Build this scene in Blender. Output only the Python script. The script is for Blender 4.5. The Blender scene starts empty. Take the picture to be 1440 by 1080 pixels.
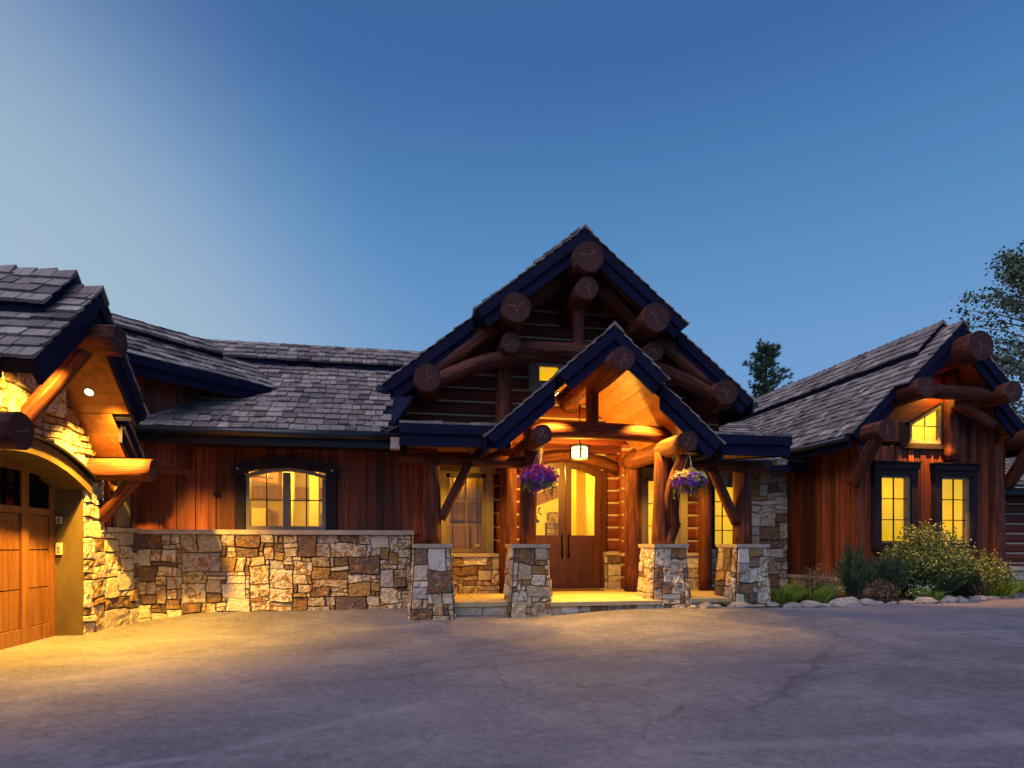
import bpy, math, random
from mathutils import Vector, Matrix, noise
random.seed(7)
R = math.radians
SC = bpy.context.scene
COL = SC.collection

# ------------------------------------------------------------------ camera
cam = bpy.data.cameras.new('camera'); co = bpy.data.objects.new('camera', cam); COL.objects.link(co)
co.location = (0, 0, 1.3); co.rotation_euler = (R(90), 0, R(-10.22))
cam.sensor_width = 36; cam.lens = 20.8; cam.shift_y = 0.157; cam.clip_start = 0.05; cam.clip_end = 3000
SC.camera = co
# ------------------------------------------------------------------ sky and light (dusk)
w = bpy.data.worlds.new('World'); SC.world = w; w.use_nodes = True
nt = w.node_tree; nt.nodes.clear()
def N(t, k, **kw):
    n = t.nodes.new(k)
    for a, v in kw.items(): setattr(n, a, v)
    return n
out = N(nt, 'ShaderNodeOutputWorld'); bg = N(nt, 'ShaderNodeBackground'); nt.links.new(bg.outputs[0], out.inputs[0])
sky = N(nt, 'ShaderNodeTexSky', sky_type='NISHITA', sun_disc=False)
sky.sun_elevation = R(1.5); sky.sun_rotation = R(-75); sky.ozone_density = 6; sky.air_density = 1.0; sky.dust_density = 0.3
tc = N(nt, 'ShaderNodeTexCoord'); sep = N(nt, 'ShaderNodeSeparateXYZ'); nt.links.new(tc.outputs['Generated'], sep.inputs[0])
ramp = N(nt, 'ShaderNodeValToRGB'); cr = ramp.color_ramp
cr.elements[0].position = 0.0; cr.elements[0].color = (.24, .43, .69, 1)
cr.elements[1].position = 1.0; cr.elements[1].color = (.03, .08, .22, 1)
for p, c in ((.12, (.205, .39, .66)), (.28, (.165, .337, .61)), (.45, (.095, .258, .51)), (.62, (.052, .145, .365))):
    e = cr.elements.new(p); e.color = (*c, 1)
nt.links.new(sep.outputs[2], ramp.inputs[0])
# afterglow: brighter and paler towards the left (where the sun went down)
dotn = N(nt, 'ShaderNodeVectorMath', operation='DOT_PRODUCT'); nt.links.new(tc.outputs['Generated'], dotn.inputs[0])
g = Vector((-0.754, .633, -.17)).normalized(); dotn.inputs[1].default_value = g
gr = N(nt, 'ShaderNodeValToRGB'); gr.color_ramp.interpolation = 'B_SPLINE'
gr.color_ramp.elements[0].position = .46; gr.color_ramp.elements[0].color = (0, 0, 0, 1)
gr.color_ramp.elements[1].position = 1.0; gr.color_ramp.elements[1].color = (.95, .95, .95, 1)
for p, v in ((.54, .06), (.61, .22), (.67, .46), (.74, .76), (.80, .86)): gr.color_ramp.elements.new(p).color = (v, v, v, 1)
nt.links.new(dotn.outputs['Value'], gr.inputs[0])
mx = N(nt, 'ShaderNodeMix', data_type='RGBA'); nt.links.new(gr.outputs[0], mx.inputs[0]); nt.links.new(ramp.outputs[0], mx.inputs[6])
mx.inputs[7].default_value = (.42, .54, .62, 1)
sm = N(nt, 'ShaderNodeMix', data_type='RGBA', blend_type='MIX'); sm.inputs[0].default_value = .05
nt.links.new(mx.outputs[2], sm.inputs[6]); nt.links.new(sky.outputs[0], sm.inputs[7])
nt.links.new(sm.outputs[2], bg.inputs[0]); bg.inputs[1].default_value = 1.0
sun = bpy.data.lights.new('dusk_sun', 'SUN'); so = bpy.data.objects.new('dusk_sun', sun); COL.objects.link(so)
sun.energy = 2.0; sun.angle = R(60); sun.color = (.95, .86, 1.0)
so.rotation_euler = (R(22), R(-22), 0)      # soft light from high behind the camera
SC.view_settings.view_transform = 'Standard'; SC.view_settings.look = 'None'; SC.view_settings.exposure = 0; SC.view_settings.gamma = 1
SC.cycles.use_denoising = True; SC.cycles.max_bounces = 8; SC.cycles.transparent_max_bounces = 12
SC.cycles.caustics_reflective = False; SC.cycles.caustics_refractive = False; SC.cycles.sample_clamp_indirect = 6

# ------------------------------------------------------------------ materials
def mat(name, base, rough=.7, spec=.3, build=None, bump=None, metal=0):
    m = bpy.data.materials.new(name); m.use_nodes = True; t = m.node_tree
    b = t.nodes['Principled BSDF']
    b.inputs['Base Color'].default_value = (*base, 1); b.inputs['Roughness'].default_value = rough
    b.inputs['Specular IOR Level'].default_value = spec; b.inputs['Metallic'].default_value = metal
    if build: build(t, b)
    return m
def ramp_(t, fac, stops, interp='LINEAR'):
    r = N(t, 'ShaderNodeValToRGB'); c = r.color_ramp; c.interpolation = interp
    c.elements[0].position, c.elements[0].color = stops[0][0], (*stops[0][1], 1)
    c.elements[1].position, c.elements[1].color = stops[-1][0], (*stops[-1][1], 1)
    for p, k in stops[1:-1]: c.elements.new(p).color = (*k, 1)
    t.links.new(fac, r.inputs[0]); return r.outputs[0]
def noise_(t, scale, detail=4, vec=None, sc=(1, 1, 1), rough=.55, coord='Object', dist=0):
    tcn = N(t, 'ShaderNodeTexCoord'); mp = N(t, 'ShaderNodeMapping'); mp.inputs['Scale'].default_value = sc
    t.links.new(tcn.outputs[coord], mp.inputs[0]); n = N(t, 'ShaderNodeTexNoise')
    n.inputs['Scale'].default_value = scale; n.inputs['Detail'].default_value = detail; n.inputs['Roughness'].default_value = rough
    n.inputs['Distortion'].default_value = dist
    t.links.new(mp.outputs[0], n.inputs['Vector']); return n.outputs['Fac']
def mixc(t, fac, a, b, mode='MIX'):
    m = N(t, 'ShaderNodeMix', data_type='RGBA', blend_type=mode)
    for s, v in ((0, fac), (6, a), (7, b)):
        if isinstance(v, (int, float)): m.inputs[s].default_value = v
        elif isinstance(v, tuple): m.inputs[s].default_value = (*v, 1)
        else: t.links.new(v, m.inputs[s])
    return m.outputs[2]
def math_(t, op, a, b=0.0):
    m = N(t, 'ShaderNodeMath', operation=op)
    for i, v in enumerate((a, b)):
        if isinstance(v, (int, float)): m.inputs[i].default_value = v
        else: t.links.new(v, m.inputs[i])
    return m.outputs[0]
def isl(t): return N(t, 'ShaderNodeNewGeometry').outputs['Random Per Island']
def bumpn(t, b, h, strength=.3, dist=.02):
    n = N(t, 'ShaderNodeBump'); n.inputs['Strength'].default_value = strength; n.inputs['Distance'].default_value = dist
    t.links.new(h, n.inputs['Height']); t.links.new(n.outputs[0], b.inputs['Normal'])

DK = (.035, .032, .045); LT = (.27, .26, .29)
SEAMS = (((5.0, 6.3), (2.6, 4.1), .05, DK, .45), ((3.9, 5.2), (3.1, 4.5), .18, DK, .35), ((5.0, 6.3), (6.2, 7.6), .03, DK, .3),
         ((-2.9, 3.1), (-1.3, 3.9), .07, LT, .35), ((-1.3, 3.9), (.2, 4.9), .08, LT, .22), ((-3.6, 3.0), (-2.9, 3.1), .07, LT, .4),
         ((7.4, 7.3), (10.5, 7.2), .10, LT, .35), ((1.5, 3.6), (4.4, 3.3), .12, LT, .25), ((-4.0, 7.6), (3.0, 8.6), .02, DK, .45),
         ((.5, 9.6), (1.0, 5.0), .02, DK, .35), ((-1.5, 6.0), (6.5, 8.6), .10, DK, .22), ((-1.2, 5.6), (7.0, 8.1), .10, DK, .22))
def f_asphalt(t, b):
    fine = noise_(t, 130, 3, rough=.8); med = noise_(t, 1.1, 10, sc=(.8, .9, 1), rough=.72, dist=.3); big = noise_(t, .30, 6, sc=(.6, 1, 1), rough=.6, dist=.5)
    grit = noise_(t, 11, 9, rough=.86)
    c = ramp_(t, big, [(.36, (.082, .079, .104)), (.5, (.118, .113, .142)), (.62, (.158, .151, .182))])
    c = mixc(t, ramp_(t, med, [(.47, (0, 0, 0)), (.66, (.6, .6, .6))]), c, (.22, .215, .25))
    c = mixc(t, ramp_(t, grit, [(.50, (0, 0, 0)), (.66, (.6, .6, .6))]), c, (.25, .245, .28))
    c = mixc(t, ramp_(t, grit, [(.36, (.6, .6, .6)), (.49, (0, 0, 0))]), c, (.055, .052, .072))
    c = mixc(t, ramp_(t, fine, [(.36, (.8, .8, .8)), (.48, (0, 0, 0))]), c, (.04, .036, .044))
    c = mixc(t, ramp_(t, fine, [(.60, (0, 0, 0)), (.70, (.8, .8, .8))]), c, (.38, .36, .36))
    # a few long dark cracks and seams
    sn = noise_(t, .55, 6, sc=(1, 1, 1), rough=.5, dist=1.0)
    line = math_(t, 'ABSOLUTE', math_(t, 'SUBTRACT', sn, .5))
    gate = ramp_(t, noise_(t, .25, 2), [(.5, (0, 0, 0)), (.6, (1, 1, 1))])
    k = math_(t, 'MULTIPLY', ramp_(t, line, [(0, (.55, .55, .55)), (.008, (0, 0, 0))]), gate)
    c = mixc(t, k, c, (.03, .027, .035))
    tcp = N(t, 'ShaderNodeTexCoord'); wob = N(t, 'ShaderNodeTexNoise'); wob.inputs['Scale'].default_value = 1.6; wob.inputs['Detail'].default_value = 5
    t.links.new(tcp.outputs['Object'], wob.inputs['Vector'])
    wv = N(t, 'ShaderNodeVectorMath', operation='MULTIPLY_ADD'); t.links.new(wob.outputs['Color'], wv.inputs[0]); wv.inputs[1].default_value = (.5, .5, 0)
    t.links.new(tcp.outputs['Object'], wv.inputs[2])
    for (x0, y0), (x1, y1), wd, col, a in SEAMS:       # seams, patched cracks and faint tyre arcs, laid out on the ground
        L = math.hypot(x1 - x0, y1 - y0); ux, uy = (x1 - x0) / L, (y1 - y0) / L
        def dot(vx, vy, off):
            dn = N(t, 'ShaderNodeVectorMath', operation='DOT_PRODUCT'); t.links.new(wv.outputs[0], dn.inputs[0]); dn.inputs[1].default_value = (vx, vy, 0)
            return math_(t, 'SUBTRACT', dn.outputs['Value'], off + .25 * (vx + vy))
        al = dot(ux, uy, x0 * ux + y0 * uy); pe = math_(t, 'ABSOLUTE', dot(-uy, ux, -x0 * uy + y0 * ux))
        ends = math_(t, 'MAXIMUM', math_(t, 'SUBTRACT', math_(t, 'ABSOLUTE', math_(t, 'SUBTRACT', al, L / 2)), L / 2), 0)
        dd = math_(t, 'ADD', pe, ends)
        f = ramp_(t, dd, [(0, (a, a, a)), (wd * .35, (a * .8, a * .8, a * .8)), (wd, (0, 0, 0))])
        c = mixc(t, f, c, col)
    t.links.new(c, b.inputs['Base Color'])
    t.links.new(ramp_(t, med, [(.3, (.9, .9, .9)), (.7, (.72, .72, .72))]), b.inputs['Roughness'])
    bumpn(t, b, math_(t, 'ADD', fine, math_(t, 'MULTIPLY', grit, .5)), .35, .008)
def f_stone(t, b):
    r = isl(t)
    c = ramp_(t, r, [(0, (.64, .57, .44)), (.26, (.20, .135, .085)), (.34, (.52, .44, .30)), (.48, (.14, .10, .095)), (.53, (.70, .65, .55)),
                     (.74, (.36, .23, .09)), (.80, (.44, .42, .41)), (.90, (.16, .11, .085)), (.95, (.66, .60, .49))], 'CONSTANT')
    tl = N(t, 'ShaderNodeTexCoord'); nl = N(t, 'ShaderNodeTexNoise', noise_dimensions='4D'); t.links.new(tl.outputs['Object'], nl.inputs['Vector'])
    t.links.new(math_(t, 'MULTIPLY', r, 50.0), nl.inputs['W']); nl.inputs['Scale'].default_value = 8.0; nl.inputs['Detail'].default_value = 9; nl.inputs['Roughness'].default_value = .68; nl.inputs['Distortion'].default_value = 1.2
    n1 = nl.outputs['Fac']
    nm = N(t, 'ShaderNodeTexNoise', noise_dimensions='4D'); t.links.new(tl.outputs['Object'], nm.inputs['Vector']); t.links.new(math_(t, 'MULTIPLY', r, 91.0), nm.inputs['W'])
    nm.inputs['Scale'].default_value = 15; nm.inputs['Detail'].default_value = 8; nm.inputs['Roughness'].default_value = .72; nm.inputs['Distortion'].default_value = .8
    n2 = nm.outputs['Fac']
    r2 = math_(t, 'FRACT', math_(t, 'MULTIPLY', r, 37.7))
    m1 = math_(t, 'MULTIPLY', ramp_(t, n1, [(.50, (0, 0, 0)), (.55, (1, 1, 1))]), ramp_(t, r2, [(.15, (0, 0, 0)), (.4, (.95, .95, .95))]))
    c = mixc(t, m1, c, (.34, .17, .045))
    m2 = math_(t, 'MULTIPLY', ramp_(t, n2, [(.52, (0, 0, 0)), (.58, (1, 1, 1))]), ramp_(t, r2, [(.2, (.1, .1, .1)), (.9, (.85, .85, .85))]))
    c = mixc(t, m2, c, (.10, .06, .055))
    c = mixc(t, ramp_(t, n2, [(.30, (.75, .75, .75)), (.44, (0, 0, 0))]), c, (.60, .55, .48))
    t.links.new(c, b.inputs['Base Color'])
    bumpn(t, b, math_(t, 'ADD', n1, n2), 1.0, .05)
def f_shingle(t, b):
    r = isl(t); n = noise_(t, 30, 4, sc=(1, .15, .15)); n2 = noise_(t, .9, 4)
    c = ramp_(t, r, [(0, (.10, .074, .068)), (.3, (.23, .182, .162)), (.6, (.37, .295, .26)), (.85, (.19, .15, .142)), (1, (.49, .405, .355))])
    c = mixc(t, ramp_(t, n, [(.4, (0, 0, 0)), (.7, (.5, .5, .5))]), c, (.07, .058, .06))
    c = mixc(t, ramp_(t, n2, [(.5, (0, 0, 0)), (.7, (.4, .4, .4))]), c, (.11, .095, .10))
    t.links.new(c, b.inputs['Base Color']); bumpn(t, b, n, .5, .01)
def wood(dark, mid, light, sc=(14, 14, .55), coord='Object', var=.9, bump=.35):
    def f(t, b):
        n = noise_(t, 1.6, 7, sc=sc, coord=coord, rough=.62, dist=.5); r = isl(t)
        n3 = noise_(t, 1.1, 3, coord='Object')
        c = ramp_(t, n, [(.28, dark), (.5, mid), (.74, light)])
        if coord == 'UV':                     # knots and long drying checks in round logs
            vt = N(t, 'ShaderNodeTexVoronoi'); tcv = N(t, 'ShaderNodeTexCoord'); mpv = N(t, 'ShaderNodeMapping'); mpv.inputs['Scale'].default_value = (2.6, 1.7, 1)
            t.links.new(tcv.outputs['UV'], mpv.inputs[0]); t.links.new(mpv.outputs[0], vt.inputs['Vector']); vt.inputs['Scale'].default_value = 1.0
            c = mixc(t, ramp_(t, vt.outputs['Distance'], [(.03, (.95, .95, .95)), (.10, (0, 0, 0))]), c, (.018, .006, .005))
            ck = noise_(t, 1.0, 2, sc=(7, .55, 1), coord='UV', rough=.3)
            c = mixc(t, ramp_(t, math_(t, 'ABSOLUTE', math_(t, 'SUBTRACT', ck, .56)), [(0, (.85, .85, .85)), (.012, (0, 0, 0))]), c, (.02, .007, .006))
        v = ramp_(t, r, [(0, (1 - var * .62,) * 3), (.5, (.8, .78, .76)), (1, (1.0, 1.0, 1.0))])
        c = mixc(t, 1.0, c, v, 'MULTIPLY')
        c = mixc(t, ramp_(t, n3, [(.45, (0, 0, 0)), (.75, (.45, .45, .45))]), c, dark)
        t.links.new(c, b.inputs['Base Color']); bumpn(t, b, n, bump, .012)
    return f
def f_logend(t, b):
    n = noise_(t, 9, 6, rough=.75)
    u = N(t, 'ShaderNodeTexCoord'); dv_ = N(t, 'ShaderNodeVectorMath', operation='DISTANCE'); t.links.new(u.outputs['UV'], dv_.inputs[0]); dv_.inputs[1].default_value = (.53, .48, 0)
    rad = math_(t, 'ADD', dv_.outputs['Value'], math_(t, 'MULTIPLY', n, .07))
    ring = math_(t, 'SINE', math_(t, 'MULTIPLY', rad, 95.0))
    c = ramp_(t, n, [(.3, (.05, .017, .018)), (.6, (.10, .036, .034)), (.8, (.17, .07, .06))])
    c = mixc(t, ramp_(t, ring, [(.3, (.5, .5, .5)), (.9, (0, 0, 0))]), c, (.035, .012, .014))
    c = mixc(t, ramp_(t, dv_.outputs['Value'], [(.43, (0, 0, 0)), (.49, (.8, .8, .8))]), c, (.03, .012, .012))
    t.links.new(c, b.inputs['Base Color']); bumpn(t, b, math_(t, 'ADD', n, math_(t, 'MULTIPLY', ring, .2)), .7, .02)
def mottled(a, c2, scale=6, bump=.4, d=.02, sc=(1, 1, 1)):
    def f(t, b):
        n = noise_(t, scale, 7, rough=.65, sc=sc)
        t.links.new(ramp_(t, n, [(.3, a), (.7, c2)]), b.inputs['Base Color']); bumpn(t, b, n, bump, d)
    return f
def leafy(cols):
    def f(t, b):
        k = len(cols) - 1
        t.links.new(ramp_(t, isl(t), [(i / k, c) for i, c in enumerate(cols)]), b.inputs['Base Color'])
    return f
M = {}
M['asphalt'] = mat('asphalt', (.1, .1, .1), .85, .25, f_asphalt)
M['land'] = mat('land', (.08, .08, .05), .95, .1, mottled((.05, .06, .03), (.12, .11, .07), 1.5))
M['soil'] = mat('soil', (.08, .06, .04), .95, .1, mottled((.03, .022, .016), (.10, .07, .05), 14, .9, .04))
M['stone'] = mat('stone', (.4, .35, .3), .85, .25, f_stone)
M['mortar'] = mat('mortar', (.05, .04, .035), .95, .1, mottled((.05, .04, .03), (.12, .10, .08), 12))
M['cap'] = mat('sandstone', (.4, .32, .26), .8, .25, mottled((.33, .26, .21), (.50, .42, .34), 5, .5, .015))
M['deck'] = mat('flagstone', (.4, .32, .2), .8, .25, mottled((.38, .29, .14), (.52, .41, .22), 3.5, .5, .015))
M['shingle'] = mat('shake', (.2, .17, .16), .85, .2, f_shingle)
M['siding'] = mat('cedar_siding', (.2, .06, .03), .6, .3, wood((.06, .012, .008), (.20, .044, .016), (.38, .11, .035), sc=(16, 16, .45), var=1.3))
M['log'] = mat('log', (.3, .11, .05), .7, .2, wood((.028, .008, .009), (.115, .031, .019), (.30, .098, .042), sc=(13, .9, 1), coord='UV', var=.5, bump=.9))
M['logwall'] = mat('log_siding', (.2, .06, .03), .6, .3, wood((.06, .011, .008), (.155, .028, .013), (.24, .055, .022), sc=(.7, 8, 9), var=.2))
M['logend'] = mat('log_end', (.2, .09, .06), .75, .2, f_logend)
M['crack'] = mat('crack', (.22, .12, .09), .8, .2)
M['chink'] = mat('chinking', (.55, .47, .38), .85, .2, mottled((.36, .29, .22), (.48, .40, .31), 9))
M['navy'] = mat('painted_trim', (.022, .027, .085), .75, .12, mottled((.004, .005, .021), (.009, .010, .042), 3, .25, .01, (1, 1, 6)))
M['trim'] = mat('window_trim', (.04, .035, .05), .75, .12, mottled((.010, .008, .014), (.026, .020, .026), 8, .2, .01))
M['frame'] = mat('window_clad', (.16, .13, .10), .5, .35, mottled((.13, .105, .085), (.19, .155, .12), 4, .1))
M['khaki'] = mat('khaki_trim', (.2, .17, .09), .55, .3, mottled((.17, .14, .075), (.24, .20, .11), 4, .2, .01, (1, 1, .4)))
M['jamb'] = mat('jamb_paint', (.1, .07, .03), .6, .3, mottled((.085, .058, .022), (.125, .09, .036), 4, .2, .01, (1, 1, .4)))
M['pine'] = mat('pine_soffit', (.45, .25, .11), .5, .35, wood((.20, .075, .022), (.32, .13, .04), (.42, .19, .065), sc=(6, 6, 1.2), var=.45, bump=.15))
M['garagewood'] = mat('garage_wood', (.35, .17, .06), .45, .4, wood((.13, .05, .012), (.23, .095, .025), (.30, .135, .04), sc=(10, 10, .5), var=.25, bump=.15))
M['doorwood'] = mat('door_wood', (.25, .08, .03), .4, .45, wood((.035, .009, .004), (.08, .022, .008), (.125, .038, .014), sc=(10, 10, .6), var=.2, bump=.15))
M['black'] = mat('black_metal', (.015, .014, .018), .4, .5, metal=.6)
M['gutter'] = mat('gutter_metal', (.03, .028, .035), .35, .6, metal=.5)
M['copper'] = mat('copper', (.42, .26, .2), .45, .5, mottled((.34, .2, .16), (.52, .36, .28), 6), metal=.4)
M['flash'] = mat('flashing', (.32, .32, .35), .45, .5, metal=.6)
M['plastic'] = mat('beige_plastic', (.55, .47, .33), .5, .4)
M['mat'] = mat('doormat', (.12, .08, .04), .95, .1, mottled((.08, .05, .03), (.16, .11, .06), 60))
M['rock'] = mat('boulder', (.4, .38, .36), .85, .2, mottled((.20, .17, .15), (.50, .46, .43), 5, .9, .05))
M['intwall'] = mat('interior_plaster', (.70, .56, .34), .8, .1, mottled((.66, .50, .15), (.74, .58, .20), 3, .1))
M['intwood'] = mat('interior_wood', (.35, .19, .08), .6, .3, wood((.2, .1, .04), (.34, .18, .08), (.45, .26, .12), var=.3))
M['green'] = mat('houseplant', (.05, .10, .03), .6, .3, leafy([(.03, .07, .02), (.07, .14, .04)]))
M['wire'] = mat('cable', (.35, .33, .36), .5, .4)
M['bark'] = mat('bark', (.1, .07, .05), .9, .1, mottled((.06, .04, .03), (.16, .12, .09), 9, .9, .03, (1, 1, .3)))
M['palebark'] = mat('pale_bark', (.4, .38, .32), .8, .1, mottled((.2, .18, .15), (.5, .48, .42), 5, .5))
M['needle'] = mat('pine_needles', (.04, .07, .03), .7, .2, leafy([(.02, .04, .022), (.045, .075, .032), (.085, .105, .045)]))
M['aspen'] = mat('aspen_leaf', (.07, .1, .05), .6, .3, leafy([(.03, .05, .022), (.07, .10, .045), (.13, .165, .09), (.17, .18, .12)]))
M['juniper'] = mat('juniper', (.03, .06, .03), .75, .2, leafy([(.018, .045, .026), (.04, .085, .04), (.075, .13, .055)]))
M['potent'] = mat('shrub_leaf', (.12, .14, .04), .65, .25, leafy([(.06, .10, .02), (.13, .18, .035), (.22, .25, .06), (.36, .35, .12)]))
M['grass'] = mat('grass_blade', (.1, .14, .03), .7, .2, leafy([(.06, .12, .018), (.15, .25, .03), (.28, .34, .06)]))
M['dry'] = mat('dry_stems', (.2, .13, .07), .85, .15, leafy([(.08, .045, .03), (.20, .12, .07), (.30, .22, .12)]))
M['white'] = mat('white_petal', (.6, .6, .55), .6, .3)
M['purple'] = mat('purple_petals', (.2, .05, .4), .6, .3, leafy([(.10, .02, .24), (.22, .05, .48), (.38, .12, .60)]))
M['magenta'] = mat('magenta_petals', (.4, .03, .12), .6, .3, leafy([(.26, .012, .05), (.50, .03, .16), (.42, .04, .30)]))
M['yellow'] = mat('yellow_petals', (.7, .5, .1), .6, .3, leafy([(.45, .30, .05), (.78, .62, .16), (.80, .72, .40)]))
M['basket'] = mat('coir', (.14, .09, .05), .95, .1, mottled((.08, .05, .03), (.2, .14, .08), 40, .9))
def m_glass(name, tint=(1, 1, 1), f0=1.0):
    m = bpy.data.materials.new(name); m.use_nodes = True; t = m.node_tree; t.nodes.clear()
    o = N(t, 'ShaderNodeOutputMaterial'); mix = N(t, 'ShaderNodeMixShader'); tr = N(t, 'ShaderNodeBsdfTransparent'); gl = N(t, 'ShaderNodeBsdfGlossy')
    fr = N(t, 'ShaderNodeLayerWeight'); fr.inputs[0].default_value = .5
    fac = math_(t, 'ADD', math_(t, 'MULTIPLY', math_(t, 'POWER', fr.outputs['Facing'], 5.0), .7 * f0), .025 * f0)
    tr.inputs[0].default_value = (*tint, 1); gl.inputs['Roughness'].default_value = .03
    t.links.new(fac, mix.inputs[0]); t.links.new(tr.outputs[0], mix.inputs[1]); t.links.new(gl.outputs[0], mix.inputs[2]); t.links.new(mix.outputs[0], o.inputs[0])
    return m
M['glass'] = m_glass('window_glass')
M['darkglass'] = m_glass('dark_glass', (.12, .12, .12), 1.6)
def m_shade(name, col, em):
    m = bpy.data.materials.new(name); m.use_nodes = True; t = m.node_tree; t.nodes.clear()
    o = N(t, 'ShaderNodeOutputMaterial'); a = N(t, 'ShaderNodeAddShader'); tr = N(t, 'ShaderNodeBsdfTranslucent'); e = N(t, 'ShaderNodeEmission')
    tr.inputs[0].default_value = (*col, 1); n = noise_(t, 2.0, 5, sc=(3, 3, .5), rough=.6)
    t.links.new(ramp_(t, n, [(.3, (em[0] * .8, em[1] * .76, em[2] * .7)), (.7, em)]), e.inputs[0])
    t.links.new(tr.outputs[0], a.inputs[0]); t.links.new(e.outputs[0], a.inputs[1]); t.links.new(a.outputs[0], o.inputs[0]); return m
M['shade'] = m_shade('lit_shade', (.75, .5, .05), (.46, .33, .010))
def m_emit(name, col, s):
    m = bpy.data.materials.new(name); m.use_nodes = True; t = m.node_tree; t.nodes.clear()
    o = N(t, 'ShaderNodeOutputMaterial'); e = N(t, 'ShaderNodeEmission'); e.inputs[0].default_value = (*col, 1); e.inputs[1].default_value = s
    t.links.new(e.outputs[0], o.inputs[0]); return m
M['glow'] = m_emit('lamp_glow', (1, .80, .42), 6)
M['lampglass'] = m_emit('lantern_glass', (1, .78, .36), 2.6)

# ------------------------------------------------------------------ mesh builder
class MB:
    def __init__(s): s.v = []; s.f = []; s.m = []; s.uv = []; s.mats = []; s.sm = []
    def mi(s, m):
        if m not in s.mats: s.mats.append(m)
        return s.mats.index(m)
    def face(s, idx, m=None, uv=None, smooth=False):
        s.f.append(idx); s.m.append(s.mi(m) if m else 0); s.uv.append(uv); s.sm.append(smooth)
    def hexa(s, p, m=None):           # 8 points, bottom 4 ccw then top 4
        n = len(s.v); s.v += [tuple(q) for q in p]
        for q in ((0, 3, 2, 1), (4, 5, 6, 7), (0, 1, 5, 4), (1, 2, 6, 5), (2, 3, 7, 6), (3, 0, 4, 7)):
            s.face([n + i for i in q], m)
    def box(s, x0, x1, y0, y1, z0, z1, m=None):
        s.hexa([(x0, y0, z0), (x1, y0, z0), (x1, y1, z0), (x0, y1, z0), (x0, y0, z1), (x1, y0, z1), (x1, y1, z1), (x0, y1, z1)], m)
    def obox(s, O, U, V, W, m=None):  # oriented box: origin and three edge vectors
        O, U, V, W = map(Vector, (O, U, V, W))
        s.hexa([O, O + U, O + U + V, O + V, O + W, O + U + W, O + U + V + W, O + V + W], m)
    def prism(s, poly, D, m=None):    # planar polygon (3-D points) extruded by D
        n = len(s.v); k = len(poly); D = Vector(D)
        s.v += [tuple(p) for p in poly] + [tuple(Vector(p) + D) for p in poly]
        s.face(list(range(n, n + k))[::-1], m); s.face(list(range(n + k, n + 2 * k)), m)
        for i in range(k): j = (i + 1) % k; s.face([n + i, n + j, n + k + j, n + k + i], m)
    def tube(s, path, rad, m=None, seg=14, caps=True, capm=None, wob=0, seed=0):
        path = [Vector(p) for p in path]; k = len(path); n = len(s.v)
        if not hasattr(rad, '__len__'): rad = [rad] * k
        L = 0; up = None
        for i, p in enumerate(path):
            tdir = (path[min(i + 1, k - 1)] - path[max(i - 1, 0)]).normalized()
            if up is None: up = Vector((0, 0, 1)) if abs(tdir.z) < .9 else Vector((1, 0, 0))
            a = tdir.cross(up).normalized(); b = a.cross(tdir).normalized(); up = b
            if i: L += (path[i] - path[i - 1]).length
            for j in range(seg):
                th = 2 * math.pi * j / seg
                d = a * math.cos(th) + b * math.sin(th)
                r = rad[i] * (1 + wob * noise.noise(Vector((math.cos(th) * 1.3 + seed, math.sin(th) * 1.3, L * 1.1 + seed))))
                s.v.append(tuple(p + d * r))
        L = 0
        for i in range(k - 1):
            l2 = (path[i + 1] - path[i]).length
            for j in range(seg):
                j2 = (j + 1) % seg
                u0, u1 = j / seg + seed, (j + 1) / seg + seed
                s.face([n + i * seg + j, n + i * seg + j2, n + (i + 1) * seg + j2, n + (i + 1) * seg + j], m, [(u0, L), (u1, L), (u1, L + l2), (u0, L + l2)], True)
            L += l2
        if caps:
            cu = [(.5 + .5 * math.cos(2 * math.pi * j / seg), .5 + .5 * math.sin(2 * math.pi * j / seg)) for j in range(seg)]
            s.face([n + j for j in range(seg)][::-1], capm or m, cu[::-1]); s.face([n + (k - 1) * seg + j for j in range(seg)], capm or m, cu)
    def build(s, name, m, parent=None, loc=None):
        base = Vector(parent.matrix_world.translation) if parent else Vector((0, 0, 0))
        base = WORLD.get(parent.name, Vector((0, 0, 0))) if parent else base
        org = Vector(loc) if loc is not None else base
        me = bpy.data.meshes.new(name)
        me.from_pydata([tuple(Vector(q) - org) for q in s.v], [], s.f)
        if s.mats:
            for mm in s.mats: me.materials.append(M[mm])
        else: me.materials.append(M[m])
        if s.mats: me.polygons.foreach_set('material_index', s.m)
        me.polygons.foreach_set('use_smooth', s.sm)
        if any(s.uv):
            ul = me.uv_layers.new(name='UVMap'); li = 0; dat = []
            for f, u in zip(s.f, s.uv):
                if u: dat += [c for q in u for c in q]
                else: dat += [0.0] * (2 * len(f))
            ul.data.foreach_set('uv', dat)
        me.update()
        o = bpy.data.objects.new(name, me); COL.objects.link(o)
        if parent: o.parent = parent; o.location = org - base
        else: o.location = org
        WORLD[o.name] = org
        return o
WORLD = {}
def tag(o, label, cat, group=None, kind=None):
    if label: o['label'] = label
    if cat: o['category'] = cat
    if group: o['group'] = group
    if kind: o['kind'] = kind
    return o
def thing(name, label, cat, loc=(0, 0, 0), group=None, rz=0):
    o = bpy.data.objects.new(name, None); COL.objects.link(o); o.location = loc; o.rotation_euler.z = rz; WORLD[o.name] = Vector(loc)
    o.empty_display_size = .2
    return tag(o, label, cat, group)
def part(name, m, parent, fn):
    b = MB(); fn(b); return b.build(name, m, parent)

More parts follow.
